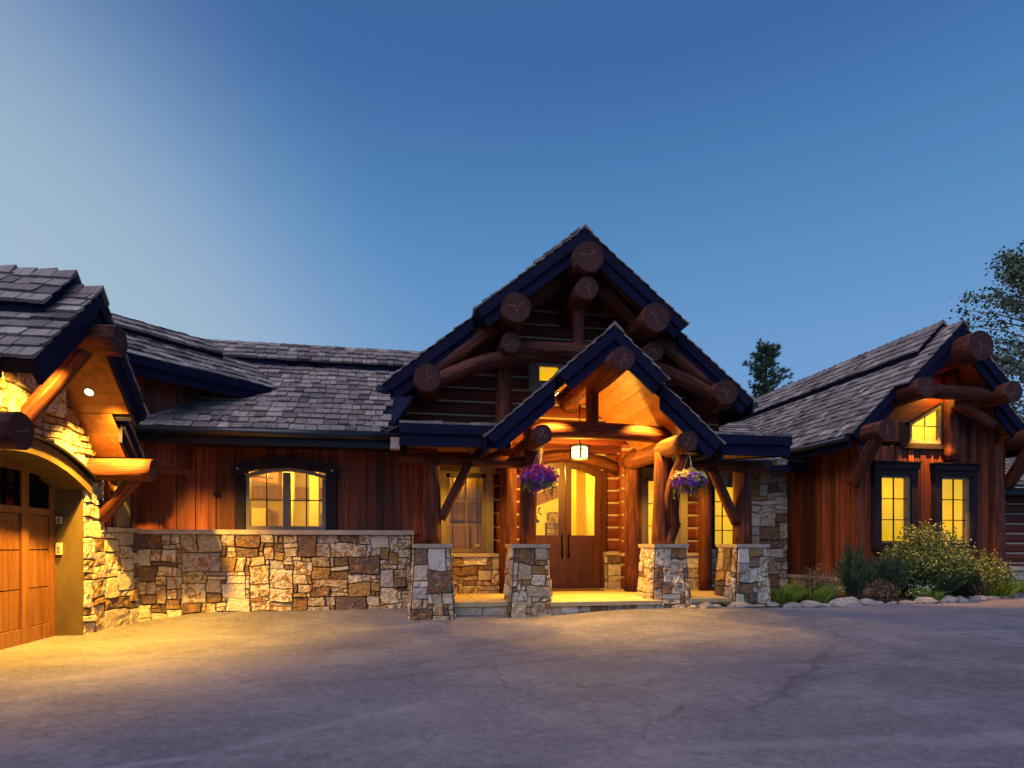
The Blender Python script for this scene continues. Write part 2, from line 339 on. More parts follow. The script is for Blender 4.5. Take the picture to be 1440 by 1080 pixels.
# ------------------------------------------------------------------ ground
def sst(a, b, x):
    t = max(0, min(1, (x - a) / (b - a))); return t * t * (3 - 2 * t)
def gz(x, y):
    left = .15 * sst(10.0, 11.0, y) * sst(-4.6, -3.2, x) * (1 - sst(1.5, 2.5, x))
    right = .13 * sst(1.5, 4.2, x) * sst(6, 9.8, y)
    z = max(left, right)
    z += .22 * sst(11, 16, x) * sst(9, 13, y)
    return z + .008 * noise.noise(Vector((x * .5, y * .5, 0)))
def sheet(x0, x1, y0, y1, n, m, dz, name):
    b = MB()
    for j in range(m + 1):
        for i in range(n + 1):
            x = x0 + (x1 - x0) * i / n; y = y0 + (y1 - y0) * j / m
            b.v.append((x, y, gz(x, y) + dz))
    for j in range(m):
        for i in range(n):
            a = j * (n + 1) + i; b.face([a, a + 1, a + n + 2, a + n + 1], None, None, True)
    return b
land = MB(); land.v = [(-900, -900, -.06), (900, -900, -.06), (900, 900, -.06), (-900, 900, -.06)]; land.face([0, 1, 2, 3])
tag(land.build('ground', 'land'), None, None, kind='structure')
drv = sheet(-14, 26, -12, 12.4, 160, 120, 0, 'driveway'); tag(drv.build('driveway', 'asphalt'), None, None, kind='structure')
bed = MB()
EDGE = [(5.9, 10.02), (7.0, 9.98), (7.8, 9.98), (9.0, 10.05), (10.2, 10.2), (11.4, 10.42), (12.6, 10.72), (13.8, 11.0), (16, 11.3), (24, 11.8)]
def edge_y(x):
    for (a, b), (c, d) in zip(EDGE, EDGE[1:]):
        if a <= x <= c: return b + (d - b) * (x - a) / (c - a)
    return EDGE[0][1] if x < EDGE[0][0] else EDGE[-1][1]
nx, ny = 90, 14
for j in range(ny + 1):
    for i in range(nx + 1):
        x = 5.9 + 18.1 * i / nx; y0 = edge_y(x); y = y0 + (16.5 - y0) * (j / ny) ** 1.5
        b_ = gz(x, y) + .02 + .10 * sst(0, .8, y - y0) + .03 * noise.noise(Vector((x * 2, y * 2, 3)))
        bed.v.append((x, y, b_))
for j in range(ny):
    for i in range(nx):
        a = j * (nx + 1) + i; bed.face([a, a + 1, a + nx + 2, a + nx + 1], None, None, True)
tag(bed.build('planting_bed', 'soil'), None, None, kind='structure')
def bz(x, y): return gz(x, y) + .02 + .10 * sst(0, .8, y - edge_y(x))

# ------------------------------------------------------------------ the house
HC = Vector((3.47, 12.0, 0.0))
house = thing('log_house', 'dark timber lodge with log trusses, stone base and shake roofs behind the driveway', 'house', HC)
CX = 3.47

def lerp4(P, u, v):
    a = P[0].lerp(P[1], u); b = P[3].lerp(P[2], u); return a.lerp(b, v)
def stones(b, P, cell=.078, ok=None, depth=.05, rnd=None, mx=(6, 4), backing=True):
    """rubble-ashlar stones laid over the bilinear patch P (4 corners, ccw seen from outside)"""
    rnd = rnd or random.Random(len(b.v) + 11)
    P = [Vector(p) for p in P]
    W = (P[1] - P[0]).length; H = (P[3] - P[0]).length
    nu = max(2, round(W / cell)); nv = max(2, round(H / cell))
    Nn = (P[1] - P[0]).cross(P[3] - P[0]).normalized(); ws_ = rnd.uniform(0, 50)
    def warp(u, v):                      # uneven courses: the joints wander, the patch edges stay put
        e = min(1, u * W / .12, (1 - u) * W / .12); e2 = min(1, v * H / .12, (1 - v) * H / .12)
        du = .035 * noise.noise(Vector((u * W * 2.3 + ws_, v * H * 6, 0))) * e; dv = .045 * noise.noise(Vector((u * W * 2.6, v * H * 2.6 + ws_, 5))) * e2
        return u + du / W, v + dv / H
    occ = [[False] * nu for _ in range(nv)]
    if ok:
        for j in range(nv):
            for i in range(nu):
                if not ok(lerp4(P, (i + .5) / nu, (j + .5) / nv)): occ[j][i] = True
    if backing:
        if ok is None:
            n = len(b.v); b.v += [tuple(p) for p in P]; b.face([n, n + 1, n + 2, n + 3], 'mortar')
        else:
            for j in range(nv):
                for i in range(nu):
                    if not occ[j][i]:
                        n = len(b.v)
                        b.v += [tuple(lerp4(P, (i + a) / nu, (j + c) / nv)) for a, c in ((0, 0), (1, 0), (1, 1), (0, 1))]
                        b.face([n, n + 1, n + 2, n + 3], 'mortar')
    for j in range(nv):
        for i in range(nu):
            if occ[j][i]: continue
            ww = rnd.choice([1, 2, 3, 3, 4, 4, 5, 5, mx[0]]); hh = rnd.choice([1, 1, 1, 2, 2, 2, 3, 3, mx[1]])
            hh = min(hh, nv - j)
            if nv - j - hh == 1 and rnd.random() < .5: hh += 1
            w2 = 0
            while w2 < ww and i + w2 < nu and not occ[j][i + w2]: w2 += 1
            h2 = 1
            while h2 < hh and all(not occ[j + h2][i + a] for a in range(w2)): h2 += 1
            if w2 == 1 and h2 > 2: h2 = 2
            for a in range(w2):
                for c in range(h2): occ[j + c][i + a] = True
            g = .0035
            u0, u1 = i / nu + g / W, (i + w2) / nu - g / W; v0, v1 = j / nv + g / H, (j + h2) / nv - g / H
            gx = max(3, min(9, 2 + w2 * 2)); gy = max(3, min(8, 2 + h2 * 2))
            d0 = depth * rnd.uniform(.55, 1.15); sd = rnd.uniform(0, 99)
            tu, tv = rnd.uniform(-.25, .25), rnd.uniform(-.3, .3)
            jit = [(rnd.uniform(-.006, .006), rnd.uniform(-.006, .006)) for _ in range(4)]
            n = len(b.v)
            for q in range(gy + 1):
                for p in range(gx + 1):
                    fu, fv = p / gx, q / gy
                    # cluster grid lines near the rim
                    fu2 = .5 - .5 * math.cos(math.pi * fu) if w2 > 1 else fu; fv2 = .5 - .5 * math.cos(math.pi * fv)
                    ju = sum(jit[k][0] * wt for k, wt in enumerate(((1 - fu) * (1 - fv), fu * (1 - fv), fu * fv, (1 - fu) * fv)))
                    jv = sum(jit[k][1] * wt for k, wt in enumerate(((1 - fu) * (1 - fv), fu * (1 - fv), fu * fv, (1 - fu) * fv)))
                    pt = lerp4(P, *warp(u0 + (u1 - u0) * fu2 + ju / W, v0 + (v1 - v0) * fv2 + jv / H))
                    rim = p in (0, gx) or q in (0, gy)
                    h = .012 if rim else d0 * (1 + tu * (fu - .5) + tv * (fv - .5)) + .016 * noise.noise(pt * 9 + Vector((sd, 0, 0))) + .01 * noise.noise(pt * 24)
                    if not rim: pass
                    b.v.append(tuple(pt + Nn * h))
            for q in range(gy):
                for p in range(gx):
                    a = n + q * (gx + 1) + p; b.face([a, a + 1, a + gx + 2, a + gx + 1], 'stone')

def log_ends(b, P, D, r, rnd):
    """pale drying cracks on the cut face of a log (P centre, D outward axis)"""
    D = Vector(D).normalized(); up = Vector((0, 0, 1)) if abs(D.z) < .9 else Vector((1, 0, 0))
    a = D.cross(up).normalized(); c = a.cross(D).normalized()
    k = rnd.choice([2, 3, 3]); th0 = rnd.uniform(0, 6.28); P = Vector(P) + D * .003
    for i in range(k):
        th = th0 + 6.28 * i / k + rnd.uniform(-.5, .5); L = r * rnd.uniform(.35, .85)
        d = a * math.cos(th) + c * math.sin(th); e = D.cross(d)
        p0 = P + d * r * rnd.uniform(0, .1); mid = P + d * L * .5 + e * r * rnd.uniform(-.06, .06)
        wd = .006 + r * .012
        n = len(b.v)
        b.v += [tuple(q) for q in (p0 - e * wd * .5, p0 + e * wd * .5, mid + e * wd, P + d * L, mid - e * wd)]
        b.face([n, n + 1, n + 2, n + 3, n + 4], 'crack')
LR = random.Random(5)
def log(p0, p1, r0, r1=None, name='log_beam', bow=0, bowdir=(0, 0, 1), cracks=(0, 1), parent=None, n=9):
    r1 = r1 or r0; p0, p1 = Vector(p0), Vector(p1); bd = Vector(bowdir)
    b = MB(); path = [p0.lerp(p1, i / n) + bd * bow * (1 - (2 * i / n - 1) ** 2) for i in range(n + 1)]
    sd = LR.uniform(0, 50)
    b.tube(path, [r0 + (r1 - r0) * i / n for i in range(n + 1)], 'log', 20, True, 'logend', .09, sd)
    if 0 in cracks: log_ends(b, path[0], path[0] - path[1], r0, LR)
    if 1 in cracks: log_ends(b, path[-1], path[-1] - path[-2], r1, LR)
    return b.build(name, 'log', parent or house)

def shingle_field(b, O, U, V, W, L, ok=None, expo=.22, rnd=None, wmin=.12, wmax=.27):
    """shakes on the plane O + u*U + v*V (U along the eave, V up the slope)"""
    rnd = rnd or random.Random(len(b.v) + 3); O, U, V = Vector(O), Vector(U).normalized(), Vector(V).normalized()
    Nn = U.cross(V).normalized()
    if Nn.z < 0: Nn = -Nn
    v = -.03
    while v < L - .04:
        u = -rnd.uniform(0, .15)
        while u < W:
            ww = rnd.uniform(wmin, wmax); u1 = min(u + ww, W); u0 = max(u, 0)
            if u1 - u0 > .03:
                vb = v + rnd.uniform(-.022, .022); vt = min(v + expo * 1.55, L)
                if ok is None or ok(O + U * (u0 + u1) / 2 + V * (v + expo * .4)):
                    th = rnd.uniform(.030, .056); g = .006
                    a, c = O + U * (u0 + g), O + U * (u1 - g); tl = rnd.uniform(-.006, .006)
                    b.hexa([a + V * vb, c + V * (vb + tl), c + V * vt, a + V * vt,
                            a + V * vb + Nn * th, c + V * (vb + tl) + Nn * (th + rnd.uniform(-.004, .006)), c + V * vt + Nn * .006, a + V * vt + Nn * .006])
            u += ww
        v += expo

def gable(name, F, zr, s, hw, split, yU, yL, yB, dv=.5, dk=.28, cap=.75, capback=.5, gutter=True, soff_back=None, sides=(-1, 1), expo=.22, ok=None, soffit=True):
    """F maps local (x lateral, y back, z up) to world; two-step raked overhang"""
    def T(x, y, z): return Vector(F(x, y, z))
    deck = MB(); sh = MB(); fa = MB(); so_ = MB(); rc = MB(); gus = []; rcs = MB()
    cosn = 1 / math.hypot(1, s)
    for sd in sides:
        segs = ((0, split, yU), (split, hw, yL))
        for (x0, x1, y0) in segs:
            xd = x1 - dk * s / (1 + s * s)
            deck.hexa([T(sd * x0, y0 + .02, zr - s * x0 - dk + .04), T(sd * xd, y0 + .02, zr - s * xd - dk + .04), T(sd * xd, yB, zr - s * xd - dk + .04), T(sd * x0, yB, zr - s * x0 - dk + .04),
                       T(sd * x0, y0 + .02, zr - s * x0 - .01), T(sd * x1, y0 + .02, zr - s * x1 - .01), T(sd * x1, yB, zr - s * x1 - .01), T(sd * x0, yB, zr - s * x0 - .01)])
            # fascia: wide board with a prouder board along the top
            for (za, zb, pr, th) in ((-.02, -dv * .5, -.045, .06), (-dv * .5 + .001, -dv, 0, .045)):
                xa = x0 if x0 == 0 else x0 - .0
                q_ = s / (1 + s * s); xt, xb_ = x1 + za * q_, x1 + zb * q_
                fa.prism([T(sd * xa, y0 + pr, zr - s * xa + za), T(sd * xt, y0 + pr, zr - s * xt + za), T(sd * xb_, y0 + pr, zr - s * xb_ + zb), T(sd * xa, y0 + pr, zr - s * xa + zb)],
                         T(0, th - pr, 0) - T(0, 0, 0))
            # step return at the end of the prouder section
            if x0 == 0:
                dr = min(dv, dk); xq = x1 - dr * q_
                fa.prism([T(sd * x1, yU - .03, zr - s * x1 - .03), T(sd * x1, yL + .02, zr - s * x1 - .03), T(sd * xq, yL + .02, zr - s * xq - dr + .01), T(sd * xq, yU - .03, zr - s * xq - dr + .01)],
                         T(sd * -.04, 0, .04 * s) - T(0, 0, 0))
            # soffit boards
            if soffit:
                yb = soff_back if soff_back is not None else yB
                x = x0
                xe1 = x1 - dv * s / (1 + s * s)
                if x0 > 0: x = x0 - dv * s / (1 + s * s) + .004
                while x < xe1 - .02:
                    xe = min(x + .125, xe1); g = .004
                    zt = -dk + .035
                    so_.hexa([T(sd * (x + g), y0 + .05, zr - s * (x + g) + zt - .02), T(sd * xe, y0 + .05, zr - s * xe + zt - .02), T(sd * xe, yb, zr - s * xe + zt - .02), T(sd * (x + g), yb, zr - s * (x + g) + zt - .02),
                              T(sd * (x + g), y0 + .05, zr - s * (x + g) + zt), T(sd * xe, y0 + .05, zr - s * xe + zt), T(sd * xe, yb, zr - s * xe + zt), T(sd * (x + g), yb, zr - s * (x + g) + zt)])
                    x = xe
        # shakes
        for (x0, x1, y0) in segs:
            Oo = T(sd * x1, y0 - .06, zr - s * x1); Uv = T(0, 1, 0) - T(0, 0, 0); Vv = T(-sd, 0, s) - T(0, 0, 0)
            shingle_field(sh, Oo, Uv, Vv, yB - y0 + .06, (x1 - x0) * math.hypot(1, s), ok=ok, expo=expo)
        # raised ridge layer
        if cap:
            y0 = yU + capback; h = .15
            rc.prism([T(0, y0, zr + .02), T(sd * cap, y0, zr - s * cap + .02), T(sd * cap, y0, zr - s * cap + .02 + h), T(0, y0, zr + .02 + h)], T(0, yB - y0, 0) - T(0, 0, 0))
            shingle_field(rcs, T(sd * (cap + .03), y0 - .05, zr - s * (cap + .03) + .03 + h), T(0, 1, 0) - T(0, 0, 0), T(-sd, 0, s) - T(0, 0, 0), yB - y0 + .05, (cap + .03) * math.hypot(1, s), expo=.24)
        # eave fascia and gutter
        fa.hexa([T(sd * hw, yL, zr - s * hw - dv * .6), T(sd * (hw + .04), yL, zr - s * hw - dv * .6), T(sd * (hw + .04), yB, zr - s * hw - dv * .6), T(sd * hw, yB, zr - s * hw - dv * .6),
                 T(sd * hw, yL, zr - s * hw - .02), T(sd * (hw + .04), yL, zr - s * hw - .02), T(sd * (hw + .04), yB, zr - s * hw - .02), T(sd * hw, yB, zr - s * hw - .02)])
        if gutter:
            gu = MB(); gus.append(gu)
            gu.tube([T(sd * (hw + .10), yL + .01, zr - s * hw - .10), T(sd * (hw + .10), yB, zr - s * hw - .10)], .065, None, 10)
    # ridge shakes
    y = (yU - .07); rr = random.Random(3)
    tgt = sh
    def rsh(tg, ya, yb_, zt):
        y = ya
        while y < yb_ - .1:
            for sd in (-1, 1):
                th = rr.uniform(.03, .045)
                tg.hexa([T(sd * .0, y, zt + .0), T(sd * .15, y, zt - s * .15), T(sd * .15, y + .26, zt - s * .15), T(0, y + .26, zt),
                         T(0, y, zt + th * 1.6), T(sd * .155, y, zt - s * .15 + th), T(sd * .155, y + .26, zt - s * .15 + .02), T(0, y + .26, zt + .03)])
            y += .22
    rsh(sh, yU - .07, min(yU + capback + .05, yB) if cap else yB, zr + .02)
    if cap: rsh(rcs, yU + capback - .05, yB, zr + .19)
    r = deck.build('roof', 'navy', house)
    sh.build('shingles', 'shingle', r); fa.build('fascia', 'navy', r)
    if soffit: so_.build('soffit', 'pine', r)
    if cap: rcb = rc.build('ridge_cap', 'navy', r); rcs.build('ridge_shingles', 'shingle', r)
    for gu in gus: gu.build('gutter', 'gutter', r)
    return r
def front(cx): return lambda x, y, z: (cx + x, y, z)
def side(cy): return lambda x, y, z: (-y, cy + x, z)        # gable facing +X; y measured along -X

# --- roofs
gable('main', front(CX), 7.50, .80, 3.86, 2.15, 11.2, 11.6, 19.0, dv=.5, dk=.3, cap=.85, capback=.42, soff_back=13.0, sides=(-1, 1))
gable('entry', front(3.45), 4.97, .876, 2.12, .95, 9.5, 9.75, 12.35, dv=.46, dk=.26, cap=.0, gutter=False)
gable('east', front(11.68), 6.02, 1.0, 2.36, 1.32, 10.75, 11.1, 19.0, dv=.5, dk=.28, cap=.62, capback=.45, soff_back=11.6)
gable('garage', side(8.13), 4.44, .92, 1.92, 1.34, 3.76, 4.05, 11.0, dv=.42, dk=.26, cap=.62, capback=.27, soff_back=4.75)

# --- boards
def boards(b, x0, x1, z0, top, y, axis='x', out=-1, rnd=None, wmin=.12, wmax=.2):
    rnd = rnd or random.Random(int(abs(x0 * 31 + y * 17)) + 2); x = x0; k = 0
    while x < x1 - .02:
        ww = min(rnd.uniform(wmin, wmax), x1 - x); xm = x + ww / 2
        t0, t1 = (top(x), top(x + ww)) if callable(top) else (top, top)
        d = (.028 if k % 2 else .008) + rnd.uniform(0, .006); g = .003
        zb = z0(xm) if callable(z0) else z0
        if max(t0, t1) > zb + .05:
            t0, t1 = max(t0, zb + .01), max(t1, zb + .01)
            if axis == 'x':
                p = [(x + g, y + out * d, zb), (x + ww - g, y + out * d, zb), (x + ww - g, y + out * d, t1), (x + g, y + out * d, t0)]
                b.prism(p, (0, -out * (d + .02), 0))
            else:
                p = [(y + out * d, x + g, zb), (y + out * d, x + ww - g, zb), (y + out * d, x + ww - g, t1), (y + out * d, x + g, t0)]
                b.prism(p, (-out * (d + .02), 0, 0))
        x += ww; k += 1

# --- wing between garage and entry -------------------------------------------------
WY = 11.08
wl = MB(); boards(wl, -4.5, -2.78, 1.5, 3.05, WY); boards(wl, -1.36, .30, 1.5, 3.05, WY); boards(wl, -2.78, -1.36, 2.64, 3.05, WY)
wing_wall = wl.build('board_siding', 'siding', house)
def f(b):
    b.box(-4.6, -2.72, WY + .02, WY + .16, -.1, 3.3); b.box(-1.42, .6, WY + .02, WY + .16, -.1, 3.3)
    b.box(-2.72, -1.42, WY + .02, WY + .16, -.1, 1.58); b.box(-2.72, -1.42, WY + .02, WY + .16, 2.62, 3.3)
part('wall_core', 'siding', house, f)
b = MB(); stones(b, [(-4.46, WY - .12, -.02), (.1, WY - .12, -.02), (.1, WY - .12, 1.48), (-4.46, WY - .12, 1.48)], .078, depth=.055, mx=(8, 4), rnd=random.Random(41))
stones(b, [(.1, WY - .12, -.02), (.1, WY + .1, -.02), (.1, WY + .1, 1.48), (.1, WY - .12, 1.48)], .105)
sw = b.build('stone_base', 'stone', house)
def f(b):
    x = -4.5
    for x1 in (-3.2, -1.9, -.55, .16):
        b.box(x + .003, x1, WY - .20, WY + .01, 1.48, 1.56); x = x1
part('stone_cap', 'cap', sw, f)
# wing roof: eave at y=10.3, slope .75 up to y=13.5
we, wz, ws, wr = 10.3, 3.20, .75, 13.15
def wok(p):
    if p.x > max(-.30, CX - (7.5 - p.z) / .8 + .12): return False
    if p.x < -4.15 + max(0, 0): return p.x > -6.6 and (p.y > 11.0 + (-p.x - 4.15) * .4) and p.z < 5.56 - max(0, (-5.0 - p.x)) * .45
    return True
b = MB(); Ls = (wr - we) * math.hypot(1, ws)
shingle_field(b, (-6.6, we, wz), (1, 0, 0), (0, 1, ws), 7.3, Ls, ok=wok, rnd=random.Random(9))
dk = MB(); dk.hexa([(-4.5, we + .03, wz - .12), (-.32, we + .03, wz - .12), (.7, wr, wz + (wr - we) * ws - .12), (-6.0, wr, wz + (wr - we) * ws - .12),
                    (-4.5, we + .03, wz - .01), (-.32, we + .03, wz - .01), (.7, wr, wz + (wr - we) * ws - .01), (-6.0, wr, wz + (wr - we) * ws - .01)])
zt = wz + (wr - we) * ws
dk.hexa([(-5.2, wr + .002, zt - .1), (.7, wr + .002, zt - .1), (.7, wr + 3, zt - 2.3), (-5.2, wr + 3, zt - 2.3), (-5.2, wr + .002, zt), (.7, wr + .002, zt), (.7, wr + 3, zt - 2.2), (-5.2, wr + 3, zt - 2.2)])
wroof = dk.build('roof', 'navy', house); b.build('shingles', 'shingle', wroof)
b = MB(); y0 = wr - .62
b.hexa([(-5.35, y0, wz + (y0 - we) * ws), (.9, y0, wz + (y0 - we) * ws), (.9, wr, zt), (-5.0, wr, zt), (-5.35, y0, wz + (y0 - we) * ws + .16), (.9, y0, wz + (y0 - we) * ws + .16), (.9, wr, zt + .16), (-5.0, wr, zt + .16)])
b.build('ridge_cap', 'navy', wroof)
b = MB(); shingle_field(b, (-5.35, y0 - .03, wz + (y0 - .03 - we) * ws + .17), (1, 0, 0), (0, 1, ws), 6.2, .66 * math.hypot(1, ws), ok=lambda p: p.x > -5.35 + (p.y - y0) * .45, expo=.24)
x = -5.0
while x < .9:
    b.hexa([(x, wr - .13, zt + .08), (x + .24, wr - .13, zt + .08), (x + .24, wr + .03, zt + .17), (x, wr + .03, zt + .17), (x, wr - .13, zt + .12), (x + .24, wr - .13, zt + .11), (x + .24, wr + .03, zt + .215), (x, wr + .03, zt + .23)]); x += .22
b.build('ridge_shingles', 'shingle', wroof)
def f(b):
    b.box(-4.4, .02, we - .0, we + .04, wz - .26, wz - .01)
    b.box(-4.4, .02, we + .04, WY, wz - .20, wz - .16)     # closed soffit; it and the fascia are coloured black for the eave's shade
part('fascia', 'black', wroof, f)
def f(b):
    b.tube([(-4.25, we - .07, wz - .07), (.0, we - .07, wz - .07)], .07, None, 10)
part('gutter', 'gutter', wroof, f)
def f(b):                                                   # heating cable looped over the lowest courses
    rr = random.Random(4); x = -4.2; pts = []
    while x < -.1:
        pts.append((x, we - .04, wz + .035)); h = rr.uniform(.04, .26)
        for q in range(3): pts.append((x + rr.uniform(-.08, .18), we + h * rr.uniform(.2, 1), wz + h * ws + rr.uniform(.03, .06)))
        x += rr.uniform(.1, .5)
    for a, c in zip(pts, pts[1:]): b.tube([a, c], .004, None, 5)
part('heat_cable', 'wire', wroof, f)
part('eave_return', 'navy', house, lambda b: (b.box(-.44, -.30, 11.56, 12.5, 3.60, 4.36), b.box(-.40, -.34, 11.535, 11.56, 3.62, 4.3)))
# --- arched window in the wing
def arch_pts(x0, x1, zs, rise, n=14):
    return [(x0 + (x1 - x0) * i / n, zs + rise * (1 - (2 * i / n - 1) ** 2)) for i in range(n + 1)]
def arch_band(b, x0, x1, zs, rise, th, y0, y1, th_end=None, m=None, P=None):
    lo = arch_pts(x0, x1, zs, rise); n = len(lo)
    P = P or (lambda x, y, z: (x, y, z))
    for i in range(n - 1):
        (xa, za), (xb, zb) = lo[i], lo[i + 1]
        b.hexa([P(xa, y0, za), P(xb, y0, zb), P(xb, y1, zb), P(xa, y1, za), P(xa, y0, za + th), P(xb, y0, zb + th), P(xb, y1, zb + th), P(xa, y1, za + th)], m)
win = part('window', 'frame', house, lambda b: (
    b.box(-2.74, -2.68, WY - .09, WY + .04, 1.562, 2.47), b.box(-1.46, -1.40, WY - .09, WY + .04, 1.562, 2.47),
    b.box(-2.68, -1.46, WY - .09, WY + .04, 1.562, 1.63), b.box(-2.13, -2.01, WY - .08, WY + .03, 1.63, 2.58),
    arch_band(b, -2.74, -1.40, 2.47, .13, .06, WY - .09, WY + .04)))
def f(b):
    for x in (-2.405, -1.735): b.box(x - .01, x + .01, WY - .05, WY - .02, 1.63, 2.56)
    for x0, x1 in ((-2.68, -2.13), (-2.01, -1.46)): b.box(x0, x1, WY - .052, WY - .022, 2.08, 2.10)
part('muntin', 'black', win, f)
part('pane', 'glass', win, lambda b: b.box(-2.70, -1.44, WY - .035, WY - .03, 1.6, 2.6))
def f(b):
    b.box(-2.92, -2.75, WY - .11, WY + .0, 1.562, 2.55); b.box(-1.39, -1.22, WY - .11, WY + .0, 1.562, 2.55)
    arch_band(b, -2.98, -1.16, 2.5, .17, .17, WY - .14, WY + .0)
part('surround', 'trim', win, f)
for x in (-2.86, -1.28): part('bolt', 'flash', win, lambda b: b.tube([(x, WY - .165, 2.62), (x, WY - .14, 2.62)], .022, None, 10))
tag(part('motion_sensor', 'black', None, lambda b: (b.box(-3.28, -3.20, WY - .10, WY - .035, 2.16, 2.24), b.tube([(-3.24, WY - .12, 2.19), (-3.24, WY - .07, 2.2)], .028, None, 10))),
    'small black sensor box on the red boards left of the arched window', 'sensor')

# --- room behind the wing window
def room(x0, x1, y0, y1, z0, z1, openf=None):
    def f(b):
        b.box(x0, x1, y1, y1 + .05, z0, z1); b.box(x0 - .05, x0, y0, y1 + .05, z0, z1); b.box(x1, x1 + .05, y0, y1 + .05, z0, z1)
        b.box(x0 - .05, x1 + .05, y0, y1 + .05, z1, z1 + .05); b.box(x0 - .05, x1 + .05, y0, y1 + .05, z0 - .05, z0)
    return part('interior_wall', 'intwall', house, f)
def room_light(x, y, z, e, r=.12, col=(1, .68, .10)):
    l = bpy.data.lights.new('room_light', 'POINT'); l.energy = e; l.shadow_soft_size = r; l.color = col
    o = bpy.data.objects.new('room_light', l); COL.objects.link(o); o.location = (x, y, z); return o
room(-4.2, -.3, WY + .17, WY + 3.2, .3, 2.95)
room_light(-2.1, WY + .8, 2.75, 110); room_light(-3.3, WY + 1.4, 2.3, 50)
def f(b):   # bright column / cabinet shapes inside
    b.box(-2.40, -2.2, WY + 1.3, WY + 1.5, .3, 2.95, 'intwall'); b.box(-1.98, -1.8, WY + 1.9, WY + 2.1, .3, 2.95, 'intwall')
    b.box(-4.1, -.4, WY + 2.95, WY + 3.15, 2.35, 2.6, 'intwood'); b.box(-3.6, -3.0, WY + 2.6, WY + 3.1, .3, 2.1, 'intwall')
    b.box(-1.5, -.8, WY + 2.4, WY + 2.9, .3, 1.9, 'intwood'); b.box(-1.9, -1.55, WY + 2.8, WY + 3.0, 1.3, 2.0, 'flash')
part('interior_cabinet', 'intwall', house, f)

# --- 45 degree link roof behind -------------------------------------------------
D = Vector((.7071, .7071, 0)); Nv = Vector((-.7071, .7071, 0)); e0 = Vector((-2.36, 11.67, 4.2))
V = Vector((Nv.x, Nv.y, .75)); st = e0 - D * 2.75
b = MB(); shingle_field(b, st, D, V, 2.77, 1.06, rnd=random.Random(2), expo=.2)
dk = MB(); dk.hexa([st - Vector((0, 0, .2)), e0 - Vector((0, 0, .2)), e0 + V * .85 + D * .0 - Vector((0, 0, .2)), st + V * .85 - Vector((0, 0, .2)), st - Vector((0, 0, .01)), e0 - Vector((0, 0, .01)), e0 + V * .85 - Vector((0, 0, .01)), st + V * .85 - Vector((0, 0, .01))])
lroof = dk.build('roof', 'navy', house); b.build('shingles', 'shingle', lroof)
def f(b):
    b.obox(st - Nv * .05 - Vector((0, 0, .30)), D * 2.75, Nv * .05, (0, 0, .29)); b.obox(st - Nv * .09 - Vector((0, 0, .15)), D * 2.78, Nv * .04, (0, 0, .14))
part('fascia', 'navy', lroof, f)
c0 = st + V * .62
b = MB(); b.hexa([c0, c0 + D * 2.05, c0 + D * 1.85 + V * .4, c0 + V * .4] + [q + Vector((0, 0, .13)) for q in (c0, c0 + D * 2.05, c0 + D * 1.85 + V * .4, c0 + V * .4)])
b.build('ridge_cap', 'navy', lroof)
b = MB(); shingle_field(b, c0 + Vector((0, 0, .14)) - V * .03, D, V, 2.03, .52, expo=.22); b.build('ridge_shingles', 'shingle', lroof)
b = MB(); wst = st + Nv * .45; rr = random.Random(8); u = 0
while u < 2.9:
    ww = rr.uniform(.13, .2); o_ = wst + D * u - Nv * (.02 if int(u * 50) % 2 else 0); b.obox((o_.x, o_.y, 2.6), D * (ww - .006), Nv * .03, (0, 0, 1.55)); u += ww
b.build('board_siding', 'siding', house)
part('wall_core', 'siding', house, lambda b: b.obox((wst.x + Nv.x * .04, wst.y + Nv.y * .04, 2.5), D * 3.1, Nv * .1, (0, 0, 1.7)))

# --- garage -------------------------------------------------
GX = -4.6; GC = 8.1; GH = 1.40
zsp = 2.02; rise = .40
def gtop(y): return 4.44 - .92 * abs(y - GC - .03) - .24
def gok(p):
    y = p.y; dy = abs(y - GC)
    if p.z > gtop(y): return False
    return not (dy < GH and p.z < zsp + .10 + rise * (1 - (dy / GH) ** 2))
b = MB()
stones(b, [(GX, 6.36, -.02), (GX, 10.1, -.02), (GX, 10.1, 4.2), (GX, 6.36, 4.2)], .1, ok=gok, depth=.06, mx=(5, 4), rnd=random.Random(77))
stones(b, [(GX, 10.1, -.02), (GX - .3, 10.1, -.02), (GX - .3, 10.1, 2.1), (GX, 10.1, 2.1)], .1, depth=.05)
gw = b.build('stone_wall', 'stone', house)
def f(b):   # return wall between garage and wing
    stones(b, [(-4.60, 10.12, -.05), (-4.44, 10.98, -.05), (-4.44, 10.98, 1.5), (-4.60, 10.12, 1.5)], .1, depth=.05)
part('side_wall', 'siding', house, lambda b: boards(b, -11.0, GX, 1.0, 2.72, 6.40))
part('wall_core', 'siding', house, lambda b: b.box(-11.0, GX - .05, 6.41, 6.5, -.1, 2.7))
gs = MB(); stones(gs, [(-11.0, 6.33, -.02), (GX, 6.33, -.02), (GX, 6.33, 1.0), (-11.0, 6.33, 1.0)], .1, depth=.05); gs.build('stone_base', 'stone', house)
rw_ = MB(); f(rw_); rt = rw_.build('stone_base', 'stone', house)
part('stone_cap', 'cap', rt, lambda b: b.hexa([(-4.62, 10.11, 1.5), (-4.52, 10.11, 1.5), (-4.36, 10.99, 1.5), (-4.6, 10.99, 1.5), (-4.62, 10.11, 1.57), (-4.52, 10.11, 1.57), (-4.36, 10.99, 1.57), (-4.6, 10.99, 1.57)]))
part('board_siding', 'siding', house, lambda b: boards(b, 10.1, 11.06, 1.5, 3.3, -4.56, 'y', 1))
part('window_trim', 'khaki', house, lambda b: b.box(-4.55, -4.48, 10.3, 10.75, 1.58, 2.35))
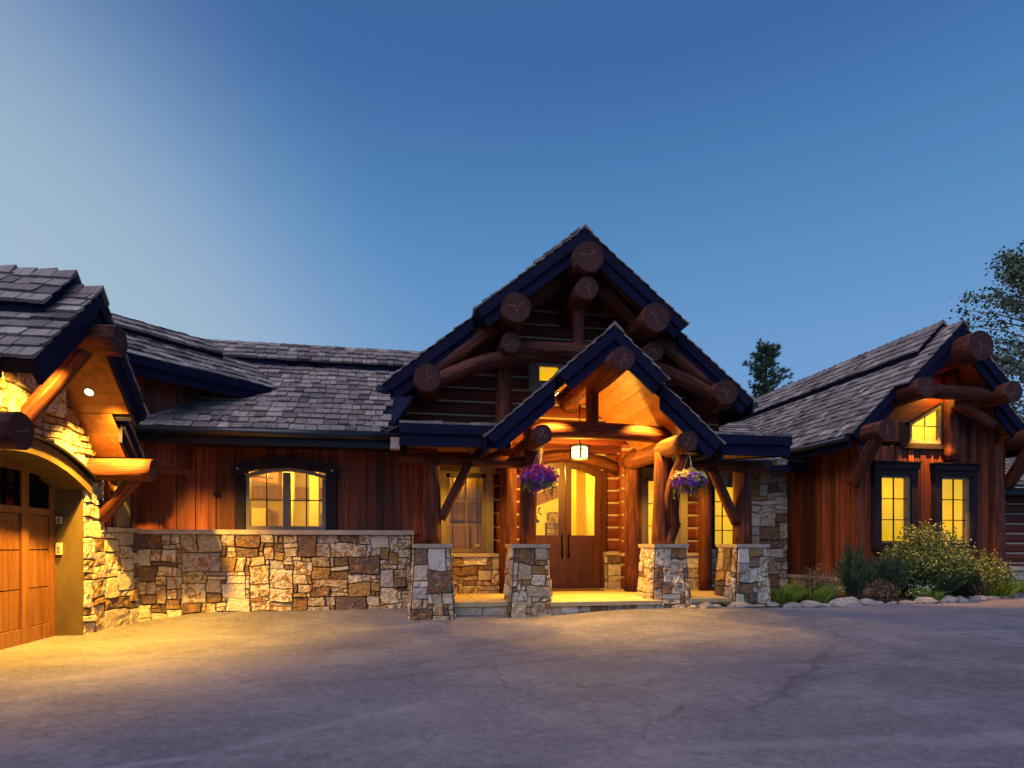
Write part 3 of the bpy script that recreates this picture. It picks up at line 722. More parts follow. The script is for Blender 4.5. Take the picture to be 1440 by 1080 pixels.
gd = part('garage_door', 'garagewood', house, lambda b: (
    [b.box(-4.99, -4.915, yy - ww, yy + ww, -.02, 2.62) for yy, ww in ((GC - 1.34, .055), (GC - .69, .075), (GC, .085), (GC + .69, .075), (GC + 1.32, .075))],
    [b.box(-4.985, -4.92, GC - 1.3, GC + 1.3, z0, z1) for z0, z1 in ((-.02, .20), (1.71, 1.80), (2.27, 2.7))]))
def f(b):   # beadboard infill
    y = GC - 1.27
    while y < GC + 1.25:
        for z0, z1 in ((.21, .71), (.725, 1.225), (1.24, 1.70)): b.box(-4.965, -4.942, y + .0025, y + .0425, z0, z1)
        y += .045
part('panel', 'garagewood', gd, f)
part('door_backing', 'black', gd, lambda b: b.box(-5.03, -4.99, GC - 1.36, GC + 1.36, -.02, 2.62))
for k in range(4):
    y0 = GC - 1.27 + k * .655
    wn = part('window', 'garagewood', gd, lambda b: (b.box(-4.975, -4.935, y0 + .05, y0 + .08, 1.81, 2.27), b.box(-4.975, -4.935, y0 + .54, y0 + .57, 1.81, 2.27), b.box(-4.97, -4.93, y0 + .30, y0 + .32, 1.81, 2.27), b.box(-4.971, -4.931, y0 + .08, y0 + .54, 2.04, 2.06),
          b.box(-4.972, -4.952, y0 + .08, y0 + .54, 1.83, 1.835, 'darkglass'), b.box(-4.962, -4.958, y0 + .08, y0 + .54, 1.82, 2.26, 'darkglass')))
# jamb and arched header
for sg in (-1, 1):
    ya, yb = sorted((GC + sg * (GH - .03), GC + sg * (GH + .05)))
    part('door_jamb', 'jamb', house, lambda b: b.box(GX - .42, GX + .03, ya, yb, -.02, zsp + .1))
def f(b):
    lo = arch_pts(GC - GH - .12, GC + GH + .12, zsp + .0, rise)
    for (ya, za), (yb, zb) in zip(lo, lo[1:]):
        b.hexa([(GX - .40, ya, za), (GX + .09, ya, za), (GX + .09, yb, zb), (GX - .40, yb, zb), (GX - .40, ya, za + .19), (GX + .09, ya, za + .19), (GX + .09, yb, zb + .19), (GX - .40, yb, zb + .19)])
part('arch_header', 'jamb', house, f)
def f(b):
    lo = arch_pts(GC - GH - .2, GC + GH + .2, zsp + .192, rise)
    for (ya, za), (yb, zb) in zip(lo, lo[1:]):
        b.hexa([(GX, ya, za), (GX + .15, ya, za), (GX + .15, yb, zb), (GX, yb, zb), (GX, ya, za + .035), (GX + .15, ya, za + .035), (GX + .15, yb, zb + .035), (GX, yb, zb + .035)])
part('drip_cap', 'black', house, f)
# logs of the garage gable
log((-5.2, GC, 3.84), (-3.48, GC, 3.84), .185, name='ridge_log', cracks=(1,))
log((-5.2, GC - 1.5, 2.42), (-3.72, GC - 1.5, 2.42), .19, name='purlin_log', cracks=(1,))
log((-5.2, GC + 1.62, 2.42), (-3.72, GC + 1.62, 2.42), .165, name='purlin_log', cracks=(1,))
log((-4.56, 10.0, 1.72), (-3.98, 9.80, 2.34), .10, name='log_brace', cracks=())
log((-4.62, 8.1, 2.72), (-3.86, 8.1, 3.74), .10, name='log_brace', cracks=())
def keypad(z, h, lab, w_=.035):
    t = thing('keypad' if h < .12 else 'intercom', lab, 'keypad' if h < .12 else 'intercom', (-4.86, GC + GH - .045, z))
    part('casing', 'plastic', t, lambda b: b.box(-4.86 - w_, -4.86 + w_, GC + GH - .065, GC + GH - .031, z, z + h))
    part('button', 'black' if h < .12 else 'frame', t, lambda b: [b.box(-4.86 - w_ * .5, -4.86 + w_ * .5, GC + GH - .071, GC + GH - .065, z + h * (.2 + .3 * k), z + h * (.35 + .3 * k)) for k in range(2)])
keypad(1.60, .10, 'upper small square keypad on the garage door jamb')
keypad(1.16, .17, 'tall pale intercom box below the keypad on the garage jamb')

# --- entry porch -------------------------------------------------
def column(cx, y0, zt, wt, wb, dp, seed):
    g = gz(cx, y0) - .03; b = MB(); rnd = random.Random(seed)
    ht, hb = wt / 2, wb / 2; yc = y0 + dp / 2
    def c(hx, hy, z, sx, sy): return (cx + sx * hx, yc + sy * hy, z)
    dt, db = dp / 2 - .04, dp / 2
    for (s1, s2) in (((-1, -1), (1, -1)), ((1, -1), (1, 1)), ((1, 1), (-1, 1)), ((-1, 1), (-1, -1))):
        P = [c(hb, db, g, *s1), c(hb, db, g, *s2), c(ht, dt, zt - .07, *s2), c(ht, dt, zt - .07, *s1)]
        stones(b, P, .098, depth=.045, mx=(4, 4), rnd=rnd)
    o = b.build('stone_column', 'stone', house)
    def f(b):
        b.hexa([(cx - ht - .05, yc - dt - .05, zt - .07), (cx + ht + .05, yc - dt - .05, zt - .07), (cx + ht + .05, yc + dt + .05, zt - .07), (cx - ht - .05, yc + dt + .05, zt - .07),
                (cx - ht - .06, yc - dt - .06, zt), (cx + ht + .06, yc - dt - .06, zt), (cx + ht + .06, yc + dt + .06, zt), (cx - ht - .06, yc + dt + .06, zt)])
    part('stone_cap', 'cap', o, f)
COLS = [(.46, 10.22), (2.19, 10.22), (4.87, 10.30), (6.53, 10.30)]
for k, (x, y) in enumerate(COLS): column(x, y, 1.315, .58, .74, .74, 50 + k * 3)
# deck
def f(b):
    xs = [.3, 1.25, 2.3, 3.1, 3.9, 4.7, 5.6, 6.7]; ys = [10.45, 11.1, 12.0, 12.9, 13.42]
    for i in range(len(xs) - 1):
        for j in range(len(ys) - 1):
            b.box(xs[i] + .004, xs[i + 1] - .004, ys[j] + .004 - (.06 if j == 0 else 0), ys[j + 1] - .004, .205, .28)
    b.box(2.4, 4.65, 10.20, 10.386, .205, .279)
porch = part('porch_deck', 'deck', house, f)
b = MB()
stones(b, [(.7, 10.44, -.04), (2.0, 10.44, -.04), (2.0, 10.44, .205), (.7, 10.44, .205)], .11, depth=.035)
stones(b, [(2.3, 10.26, -.04), (4.7, 10.26, -.04), (4.7, 10.26, .205), (2.3, 10.26, .205)], .11, depth=.03, mx=(7, 2))
stones(b, [(5.1, 10.44, -.02), (6.4, 10.44, -.02), (6.4, 10.44, .205), (5.1, 10.44, .205)], .11, depth=.035)
b.build('step_riser', 'stone', porch)
part('deck_core', 'mortar', porch, lambda b: b.box(.35, 6.65, 10.46, 13.4, -.05, .2))
# posts, beams and braces
log((.46, 10.58, 1.31), (.46, 10.58, 2.85), .165, .155, 'log_post', cracks=())
log((.33, 12.28, .28), (.33, 12.28, 3.3), .16, .15, 'log_post', cracks=())
log((2.13, 12.28, .28), (2.13, 12.28, 3.3), .19, .18, 'log_post', cracks=())
log((4.91, 12.28, .28), (4.91, 12.28, 3.3), .19, .18, 'log_post', cracks=())
log((6.61, 12.28, .28), (6.61, 12.28, 3.3), .15, .14, 'log_post', cracks=())
log((2.21, 10.60, 1.31), (2.30, 10.45, 3.05), .155, .16, 'log_post', cracks=(), bow=-.05, bowdir=(1, 0, 0))
log((4.78, 10.60, 1.31), (4.80, 10.50, 3.05), .16, .16, 'log_post', cracks=())
log((6.50, 10.62, 1.31), (6.50, 10.62, 2.85), .175, .165, 'log_post', cracks=())
log((.62, 10.55, 1.75), (1.12, 10.52, 2.74), .085, .09, 'log_brace', cracks=())
log((6.36, 10.58, 1.72), (5.80, 10.52, 2.76), .095, .095, 'log_brace', cracks=())
log((5.02, 10.52, 1.62), (5.02, 10.0, 2.92), .13, .14, 'log_brace', cracks=(), bow=.13, bowdir=(-1, .2, 0), n=12)
log((4.90, 10.55, 1.31), (5.03, 10.52, 1.75), .13, .13, 'log_brace', cracks=())
log((-.12, 10.62, 2.83), (2.2, 10.6, 2.80), .10, .11, 'eave_log', cracks=(0,))
log((4.85, 10.6, 2.80), (7.05, 10.62, 2.83), .11, .10, 'eave_log', cracks=(1,))
log((2.24, 12.3, 3.13), (2.24, 9.55, 3.13), .17, .165, 'purlin_log', cracks=(1,))
log((4.83, 12.3, 3.10), (4.83, 9.55, 3.10), .18, .18, 'purlin_log', cracks=(1,))
log((3.49, 12.4, 4.33), (3.49, 9.12, 4.33), .2, .195, 'ridge_log', cracks=(1,))
log((2.15, 10.62, 3.38), (4.95, 10.62, 3.38), .15, .16, 'collar_beam', cracks=(), bow=.05)
log((3.44, 10.62, 3.45), (3.44, 10.62, 4.35), .12, .12, 'king_post', cracks=())
# eave skirt roofs on both sides of the entry gable
for (x0, x1, sgn) in ((-.07, 1.75, -1), (5.15, 6.98, 1)):
    b = MB(); shingle_field(b, (x0 - .03, 9.86, 3.30), (1, 0, 0), (0, 1, .11), x1 - x0 + .06, 2.44, expo=.2, rnd=random.Random(6))
    d = MB(); d.hexa([(x0, 9.9, 3.0), (x1, 9.9, 3.0), (x1, 12.3, 3.26), (x0, 12.3, 3.26), (x0, 9.9, 3.29), (x1, 9.9, 3.29), (x1, 12.3, 3.55), (x0, 12.3, 3.55)])
    r = d.build('roof', 'navy', house); b.build('shingles', 'shingle', r)
    def f(b):
        b.box(x0 - .03, x1 + .03, 9.80, 9.86, 3.13, 3.29); b.box(x0, x1, 9.84, 9.90, 2.93, 3.13)
        xe = x0 if sgn < 0 else x1
        b.prism([(xe - .02, 9.87, 2.93), (xe - .02, 9.87, 3.29), (xe - .02, 12.3, 3.55), (xe - .02, 12.3, 3.2)], (.06, 0, 0))
    part('fascia', 'navy', r, f)
    part('soffit', 'pine', r, lambda b: [b.hexa([(x0 + .03, 9.92 + k * .13, 2.965 + k * .0137), (x1 - .03, 9.92 + k * .13, 2.965 + k * .0137), (x1 - .03, 10.045 + k * .13, 2.98 + k * .0137), (x0 + .03, 10.045 + k * .13, 2.98 + k * .0137),
             (x0 + .03, 9.92 + k * .13, 2.985 + k * .0137), (x1 - .03, 9.92 + k * .13, 2.985 + k * .0137), (x1 - .03, 10.045 + k * .13, 3.0 + k * .0137), (x0 + .03, 10.045 + k * .13, 3.0 + k * .0137)]) for k in range(18)])
part('scupper', 'copper', house, lambda b: (b.box(-.24, -.10, 9.98, 10.2, 2.95, 3.08), b.box(-.25, -.09, 9.97, 10.21, 2.89, 2.95)))
part('scupper', 'copper', house, lambda b: (b.box(6.80, 7.0, 9.95, 10.1, 2.80, 2.90),))
# log walls with chinking
def logwall(x0, x1, z0, z1, y, h=.29, axis='x', skip=None, name='log_wall', phase=0):
    b = MB()
    def P(x, d, z): return (x, y - d, z) if axis == 'x' else (y + d * axis_s, x, z)
    axis_s = 1 if axis == '+y' else -1
    if axis != 'x':
        def P(x, d, z): return (y + d * axis_s, x, z)
    z = z0
    prof = [(0, .0), (.04, .05), (.12, .085), (.22, .085), (.30, .05), (.34, .0)]
    while z < z1 - .02:
        ze = min(z + h, z1)
        n = len(b.v); hh = (h - .035)
        pr = []
        for i in range(9):
            th = math.pi * i / 8; pr.append((.05 * math.sin(th) ** .5 + .012, z + hh * (.5 - .5 * math.cos(th))))
        seg = max(1, int((x1 - x0) / .25))
        for k in range(seg + 1):
            xx = x0 + (x1 - x0) * k / seg
            for (d, zz) in pr: b.v.append(P(xx, d + .006 * noise.noise(Vector((xx * 2, zz * 5, y))), min(zz, z1)))
        for k in range(seg):
            for i in range(8):
                a = n + k * 9 + i; b.face([a, a + 9, a + 10, a + 1], 'logwall', None, True)
        for k in (0, seg): b.face([n + k * 9 + i for i in range(9)], 'logwall')
        p0, p1 = P(x0, 0, 0), P(x1, .035, 0)
        if z + hh < z1: b.box(min(p0[0], p1[0]), max(p0[0], p1[0]), min(p0[1], p1[1]), max(p0[1], p1[1]), z + hh - .006, min(z + h + .008, z1), 'chink')
        z += h
    # solid core
    c0, c1 = P(x0, -.12, 0), P(x1, .012, 0)
    b.box(min(c0[0], c1[0]), max(c0[0], c1[0]), min(c0[1], c1[1]), max(c0[1], c1[1]), z0, z1, 'logwall')
    return b.build(name, 'logwall', house)
DY = 13.42
logwall(4.66, 5.15, .28, 3.62, DY)
logwall(2.2, 2.72, .28, 3.62, DY)
logwall(2.2, 5.15, 3.15, 4.6, DY)
logwall(12.3, DY, .28, 3.6, 2.18, axis='+y'); logwall(12.3, DY, .28, 3.6, 4.98, axis='-y')
# left and right bays
BY = 12.55
for mir in (0, 1):
    mx_ = lambda x: x if not mir else 2 * CX - x
    def seg(a, c): return tuple(sorted((mx_(a), mx_(c))))
    for (a, c, z0, z1) in ((.36, .68, 1.12, 3.55), (1.84, 2.2, 1.12, 3.55), (.68, 1.84, 3.02, 3.55)):
        s0, s1 = seg(a, c); logwall(s0, s1, z0, z1, BY)
    s0, s1 = seg(.36, 2.2)
    b = MB(); stones(b, [(s0, BY - .2, .26), (s1, BY - .2, .26), (s1, BY - .2, 1.05), (s0, BY - .2, 1.05)], .1, depth=.045, mx=(6, 4), rnd=random.Random(90 + mir))
    sb = b.build('stone_base', 'stone', house)
    part('stone_cap', 'cap', sb, lambda b: b.box(s0, s1, BY - .27, BY + .02, 1.05, 1.12))
    x0, x1 = seg(.72, 1.80)
    wn = part('window', 'frame', house, lambda b: (b.box(x0 + .12, x0 + .20, BY - .1, BY + .02, 1.22, 2.80), b.box(x1 - .20, x1 - .12, BY - .1, BY + .02, 1.22, 2.80), b.box(x0 + .12, x1 - .12, BY - .1, BY + .02, 1.14, 1.22), b.box(x0 + .12, x1 - .12, BY - .1, BY + .02, 2.72, 2.80)))
    part('surround', 'khaki', wn, lambda b: (b.box(x0 - .04, x0 + .12, BY - .14, BY, 1.122, 2.80), b.box(x1 - .12, x1 + .04, BY - .14, BY, 1.122, 2.80), b.box(x0 - .09, x1 + .09, BY - .17, BY, 2.802, 3.0)))
    part('muntin', 'frame', wn, lambda b: (b.box((x0 + x1) / 2 - .012, (x0 + x1) / 2 + .012, BY - .06, BY - .03, 1.22, 2.72), [b.box(x0 + .2, x1 - .2, BY - .062, BY - .032, z - .012, z + .012) for z in (1.72, 2.22)]))
    part('pane', 'glass', wn, lambda b: b.box(x0 + .18, x1 - .18, BY - .03, BY - .025, 1.2, 2.74))
room(.4, 2.05, BY + .05, BY + 2.6, .3, 3.0)
room_light(1.2, BY + .30, 2.75, 9, .05)
part('interior_cabinet', 'intwood', house, lambda b: [b.box(.5 + k * .27, .5 + k * .27 + .25, BY + .5, BY + .55, .3, 2.95) for k in range(6)])
part('sticker', 'chink', house, lambda b: b.box(1.46, 1.56, BY - .036, BY - .032, 1.26, 1.32))
room(5.15, 6.55, BY + .05, BY + 2.6, .3, 3.0)
room_light(5.7, BY + 1.3, 2.0, 110)
# --- front doors
dcx, dh = 3.66, .86
def darch(b, x0, x1, z0, zs, rise, cx, hw, th, y0, y1): pass
DZ = .30
def atop(x): return 2.98 + .26 * (1 - ((x - dcx) / dh) ** 2)
for sg in (-1, 1):
    xa, xb = sorted((dcx + sg * .008, dcx + sg * dh))
    st_in, st_out = .13, .13
    def strip(b, xs0, xs1, zlow, off, y0=DY - .10, y1=DY - .04, n=6, thick=None):
        for i in range(n):
            p, q = xs0 + (xs1 - xs0) * i / n, xs0 + (xs1 - xs0) * (i + 1) / n
            la = zlow(p) if callable(zlow) else zlow; lb = zlow(q) if callable(zlow) else zlow
            b.hexa([(p, y0, la), (q, y0, lb), (q, y1, lb), (p, y1, la), (p, y0, atop(p) - off), (q, y0, atop(q) - off), (q, y1, atop(q) - off), (p, y1, atop(p) - off)])
    leaf = MB()
    strip(leaf, xa, xa + .14, DZ, 0, n=2); strip(leaf, xb - .14, xb, DZ, 0, n=2)
    strip(leaf, xa + .14, xb - .14, lambda x: atop(x) - .16, 0, DY - .099, DY - .041)
    leaf.box(xa + .14, xb - .14, DY - .099, DY - .041, DZ, DZ + .22); leaf.box(xa + .14, xb - .14, DY - .099, DY - .041, 1.30, 1.52)
    lf = leaf.build('front_door', 'doorwood', house)
    part('panel', 'doorwood', lf, lambda b: (b.box(xa + .14, xb - .14, DY - .08, DY - .05, DZ + .22, 1.30), b.box(xa + .20, xb - .20, DY - .092, DY - .08, DZ + .29, 1.23)))
    part('pane', 'glass', lf, lambda b: b.box(xa + .12, xb - .12, DY - .072, DY - .067, 1.5, 3.05))
    hx = xa + .07 if sg > 0 else xb - .07
    part('handle', 'black', lf, lambda b: (b.tube([(hx, DY - .17, 1.02), (hx, DY - .17, 1.5)], .014, None, 8), b.box(hx - .025, hx + .025, DY - .112, DY - .1, .98, 1.56), b.tube([(hx, DY - .17, 1.06), (hx, DY - .11, 1.06)], .012, None, 8), b.tube([(hx, DY - .17, 1.46), (hx, DY - .11, 1.46)], .012, None, 8)))
part('door_frame', 'doorwood', house, lambda b: (b.box(dcx - dh - .13, dcx - dh - .005, DY - .14, DY + .02, .28, 3.05), b.box(dcx + dh + .005, dcx + dh + .13, DY - .14, DY + .02, .28, 3.05),
     [b.hexa([(p, DY - .14, atop(p) + .005), (q, DY - .14, atop(q) + .005), (q, DY + .02, atop(q) + .005), (p, DY + .02, atop(p) + .005), (p, DY - .14, atop(p) + .13), (q, DY - .14, atop(q) + .13), (q, DY + .02, atop(q) + .13), (p, DY + .02, atop(p) + .13)]) for p, q in [(dcx - dh + dh / 6 * i, dcx - dh + dh / 6 * (i + 1)) for i in range(12)]],
     b.box(dcx - dh - .13, dcx + dh + .13, DY - .14, DY + .02, .275, .30)))
log((2.5, DY - .15, 3.05), (4.92, DY - .15, 3.05), .13, .13, 'header_log', cracks=(), bow=.30, n=16)
# small stone plinth beside the doors
b = MB()
for P in ([(4.62, 13.1, .27), (5.06, 13.1, .27), (5.06, 13.1, 1.06), (4.62, 13.1, 1.06)], [(4.62, 13.35, .27), (4.62, 13.1, .27), (4.62, 13.1, 1.06), (4.62, 13.35, 1.06)]): stones(b, P, .1, depth=.04, mx=(4, 4))
pl = b.build('stone_plinth', 'stone', house); part('stone_cap', 'cap', pl, lambda b: b.box(4.57, 5.08, 13.05, 13.36, 1.06, 1.13))
# hall behind the doors
room(2.3, 4.93, DY + .12, DY + 5, .28, 3.9)
room_light(3.5, DY + 2.6, 3.3, 260); room_light(3.0, DY + 1.0, 3.2, 60)
def f(b):
    b.box(4.25, 4.5, DY + 1.0, DY + 1.25, .28, 3.9, 'intwall')
    b.obox((3.4, DY + 2.5, 2.3), (.9, 0, .35), (0, .12, 0), (0, 0, .35), 'intwood')
    for k in range(3): b.box(3.72 + k * .02, 4.1, DY + 2.2, DY + 2.3, .3, 1.9, 'intwall')
part('interior_column', 'intwall', house, f)
b = MB(); stones(b, [(3.75, DY + 2.1, .3), (4.2, DY + 2.1, .3), (4.2, DY + 2.1, 2.2), (3.75, DY + 2.1, 2.2)], .12, depth=.04); stones(b, [(2.35, DY + 3.8, .3), (3.5, DY + 3.8, .3), (3.5, DY + 3.8, 1.9), (2.35, DY + 3.8, 1.9)], .12, depth=.04)
b.build('interior_stone', 'stone', house)
b = MB(); rr = random.Random(12)
for k in range(260):
    p = Vector((3.05 + rr.gauss(0, .16), DY + 1.5 + rr.gauss(0, .12), 2.0 + rr.gauss(0, .12))); d = Vector((rr.uniform(-1, 1), rr.uniform(-1, 1), rr.uniform(-.5, 1))).normalized() * .07; e = d.cross(Vector((rr.uniform(-1, 1), 1, .3))).normalized() * .03
    n = len(b.v); b.v += [tuple(p - e), tuple(p + d), tuple(p + e), tuple(p - d)]; b.face([n, n + 1, n + 2, n + 3])
t = thing('potted_plant', 'leafy green houseplant seen through the left glass of the front doors', 'plant', (3.05, DY + 1.5, .28))
b.build('foliage', 'green', t); part('pot', 'basket', t, lambda b: b.tube([(3.05, DY + 1.5, .28), (3.05, DY + 1.5, 1.0), (3.05, DY + 1.5, 1.8)], [.16, .2, .22], None, 14))
tag(part('doormat', 'mat', None, lambda b: b.box(3.0, 4.35, 12.55, 13.15, .281, .298)), 'thin brown doormat lying on the porch floor before the front doors', 'doormat')
# upper gable wall, window and truss
UY = 12.6
def f_up(z): return CX - (7.2 - z) / .8, CX + (7.2 - z) / .8
z = 3.5
while z < 6.9:
    a, c = f_up(z + .15); 
    if z < 4.0: a, c = -.2, 7.1
    if 4.55 < z < 5.2:
        logwall(max(a, -.2), 2.62, z, z + .29, UY, name='log_wall'); logwall(3.35, min(c, 7.1), z, z + .29, UY, name='log_wall')
    else: logwall(max(a, -.2), min(c, 7.1), z, z + .29, UY, name='log_wall')
    z += .29
wn = part('window', 'frame', house, lambda b: (b.box(2.62, 2.86, UY - .1, UY, 4.60, 5.24), b.box(3.29, 3.35, UY - .1, UY, 4.60, 5.24), b.box(2.86, 3.29, UY - .1, UY, 4.60, 4.86), b.box(2.86, 3.29, UY - .1, UY, 5.18, 5.24)))
part('pane', 'glass', wn, lambda b: b.box(2.84, 3.31, UY - .05, UY - .045, 4.8, 5.2))
part('lit_shade', 'shade', wn, lambda b: b.box(2.8, 3.31, UY + .02, UY + .03, 4.7, 5.2))
log((CX + .02, 13.0, 6.87), (CX + .02, 10.95, 6.87), .30, name='ridge_log', cracks=(1,))
log((CX, 12.8, 6.27), (CX, 11.0, 6.27), .225, name='truss_log', cracks=(1,))
for sg in (-1, 1):
    log((CX + sg * 1.40, 13.0, 5.78), (CX + sg * 1.40, 10.95, 5.78), .285, name='purlin_log', cracks=(1,))
    log((CX + sg * 3.06, 13.0, 4.46), (CX + sg * 3.06, 11.25, 4.46), .265, name='purlin_log', cracks=(1,))
    log((CX + sg * 1.46, 12.7, 5.20), (CX + sg * 1.46, 11.2, 5.20), .20, name='truss_log', cracks=(1,))
    log((CX + sg * 3.0, 11.62, 4.42), (CX + sg * .9, 11.62, 5.1), .15, .16, 'truss_brace', bow=.13, cracks=())
    log((CX + sg * 3.0, 11.75, 4.62), (CX + sg * .3, 11.75, 6.78), .165, .17, 'rafter_log', cracks=())
    log((CX + sg * 1.5, 11.95, 3.6), (CX + sg * 1.5, 11.95, 5.1), .17, .17, 'log_post', cracks=())
log((CX - 1.55, 11.55, 5.18), (CX + 1.55, 11.55, 5.18), .165, name='collar_beam', bow=.03, cracks=(0, 1))
log((CX, 11.6, 5.25), (CX, 11.6, 6.5), .125, name='king_post', cracks=())

# --- stone wing right of the porch
SY = 13.65
b = MB(); sok = lambda p: not (7.55 < p.x < 8.5 and 1.25 < p.z < 2.8)
stones(b, [(6.75, SY, .1), (9.6, SY, .1), (9.6, SY, 3.3), (6.75, SY, 3.3)], .11, ok=sok, depth=.05, rnd=random.Random(21))
b.build('stone_wall', 'stone', house)
wn = part('window', 'trim', house, lambda b: (b.box(7.5, 7.6, SY - .03, SY + .08, 1.2, 2.85), b.box(8.45, 8.55, SY - .03, SY + .08, 1.2, 2.85), b.box(7.6, 8.45, SY - .03, SY + .08, 1.2, 1.3), b.box(7.6, 8.45, SY - .03, SY + .08, 2.75, 2.85)))
part('muntin', 'black', wn, lambda b: (b.box(7.81, 7.83, SY + .0, SY + .03, 1.3, 2.75), b.box(8.12, 8.14, SY + .0, SY + .03, 1.3, 2.75), [b.box(7.6, 8.45, SY + .001, SY + .031, z - .01, z + .01) for z in (1.66, 2.02, 2.38)]))
part('pane', 'glass', wn, lambda b: b.box(7.6, 8.45, SY + .04, SY + .045, 1.3, 2.75))
part('lit_shade', 'shade', wn, lambda b: b.box(7.55, 8.5, SY + .12, SY + .13, 1.25, 2.8))
wsc = thing('wall_lantern', 'unlit black wall lantern on the stone wall right of the porch', 'wall lamp', (7.28, SY - .06, 2.05))
part('hood', 'black', wsc, lambda b: b.tube([(7.28, SY - .2, 2.32), (7.28, SY - .2, 2.22), (7.28, SY - .2, 2.2)], [.03, .16, .15], None, 10))
part('cage', 'black', wsc, lambda b: b.tube([(7.28, SY - .2, 2.2), (7.28, SY - .2, 1.98)], [.11, .08], None, 6))
part('bracket', 'black', wsc, lambda b: b.box(7.25, 7.31, SY - .14, SY - .03, 2.2, 2.3))
# low roof over it
b = MB(); shingle_field(b, (6.9, 13.15, 3.35), (1, 0, 0), (0, 1, .55), 3.0, 3.2, expo=.22, rnd=random.Random(31))
d = MB(); d.hexa([(6.9, 13.17, 3.2), (9.9, 13.17, 3.2), (9.9, 16, 4.76), (6.9, 16, 4.76), (6.9, 13.17, 3.34), (9.9, 13.17, 3.34), (9.9, 16, 4.9), (6.9, 16, 4.9)])
r = d.build('roof', 'navy', house); b.build('shingles', 'shingle', r)
part('fascia', 'navy', r, lambda b: b.box(6.9, 9.9, 13.1, 13.16, 3.1, 3.34))
part('valley_flashing', 'flash', r, lambda b: b.obox((8.95, 13.1, 3.37), (.16, 0, .02), (-.1, .9, .52), (0, 0, .02)))

# --- east wing with the log-ended gable
EX0, EX1, EY = 9.82, 13.55, 11.5
def etop(x): return 6.02 - 1.0 * abs(x - 11.68) - .26
WINS = ((10.22, 11.24, 1.27, 2.98), (11.78, 12.80, 1.27, 2.98))
def f(b):
    boards(b, EX0, 10.25, .5, etop, EY); boards(b, 12.80, EX1, .5, etop, EY)
    boards(b, 11.28, 11.74, .5, 3.52, EY); boards(b, 11.94, 12.80, 3.0, etop, EY); boards(b, 11.74, 11.94, 3.0, 3.52, EY)
    boards(b, 10.25, 11.28, 3.0, lambda x: min(etop(x), 3.5), EY)
    boards(b, 10.25, 11.28, .5, 1.3, EY); boards(b, 11.74, 12.80, .5, 1.3, EY)
part('board_siding', 'siding', house, f)
part('board_siding', 'siding', house, lambda b: boards(b, EY, 14.5, .5, 3.9, EX0, 'y', -1))
def f(b):
    for x0, x1, z0, z1 in ((EX0, 10.32, .3, 3.7), (11.14, 11.84, .3, 3.5), (12.72, EX1, .3, 3.7), (10.32, 11.14, .3, 1.35), (11.84, 12.72, .3, 1.35), (10.32, 11.14, 2.94, 3.5), (11.84, 12.72, 2.94, 3.5)):
        b.box(x0, x1, EY + .021, EY + .12, z0, z1)
    b.prism([(12.05, EY + .021, 3.5), (13.4, EY + .021, 3.5), (13.4, EY + .021, 3.98), (12.05, EY + .021, 5.3)], (0, .1, 0))
    b.prism([(10.0, EY + .021, 3.7), (10.0, EY + .021, 4.0), (10.9, EY + .021, 4.95), (10.95, EY + .021, 3.5)], (0, .1, 0))
    b.box(EX0 + .021, EX0 + .12, EY + .12, 14.5, .3, 3.9)
    b.box(EX1 - .1, EX1, EY + .12, 19, .3, 3.9)
part('wall_core', 'siding', house, f)
b = MB(); stones(b, [(EX0 - .12, 14.5, .1), (EX0 - .12, EY - .1, .1), (EX0 - .12, EY - .1, .47), (EX0 - .12, 14.5, .47)], .1, depth=.04)
stones(b, [(EX0 - .12, EY - .12, .1), (EX1, EY - .12, .1), (EX1, EY - .12, .47), (EX0 - .12, EY - .12, .47)], .1, depth=.04)
sb = b.build('stone_base', 'stone', house)
part('stone_cap', 'cap', sb, lambda b: (b.box(EX0 - .2, EX0 + .0, EY - .2, 14.5, .47, .54), b.box(EX0 + .003, EX1, EY - .2, EY, .47, .54)))
b = MB()
for P in ([(13.25, 11.2, .1), (13.85, 11.2, .1), (13.85, 11.2, .72), (13.25, 11.2, .72)], [(13.25, 11.7, .1), (13.25, 11.2, .1), (13.25, 11.2, .72), (13.25, 11.7, .72)]): stones(b, P, .12, depth=.045)
pl = b.build('stone_plinth', 'stone', house); part('stone_cap', 'cap', pl, lambda b: b.box(13.15, 13.92, 11.12, 11.7, .72, .80))
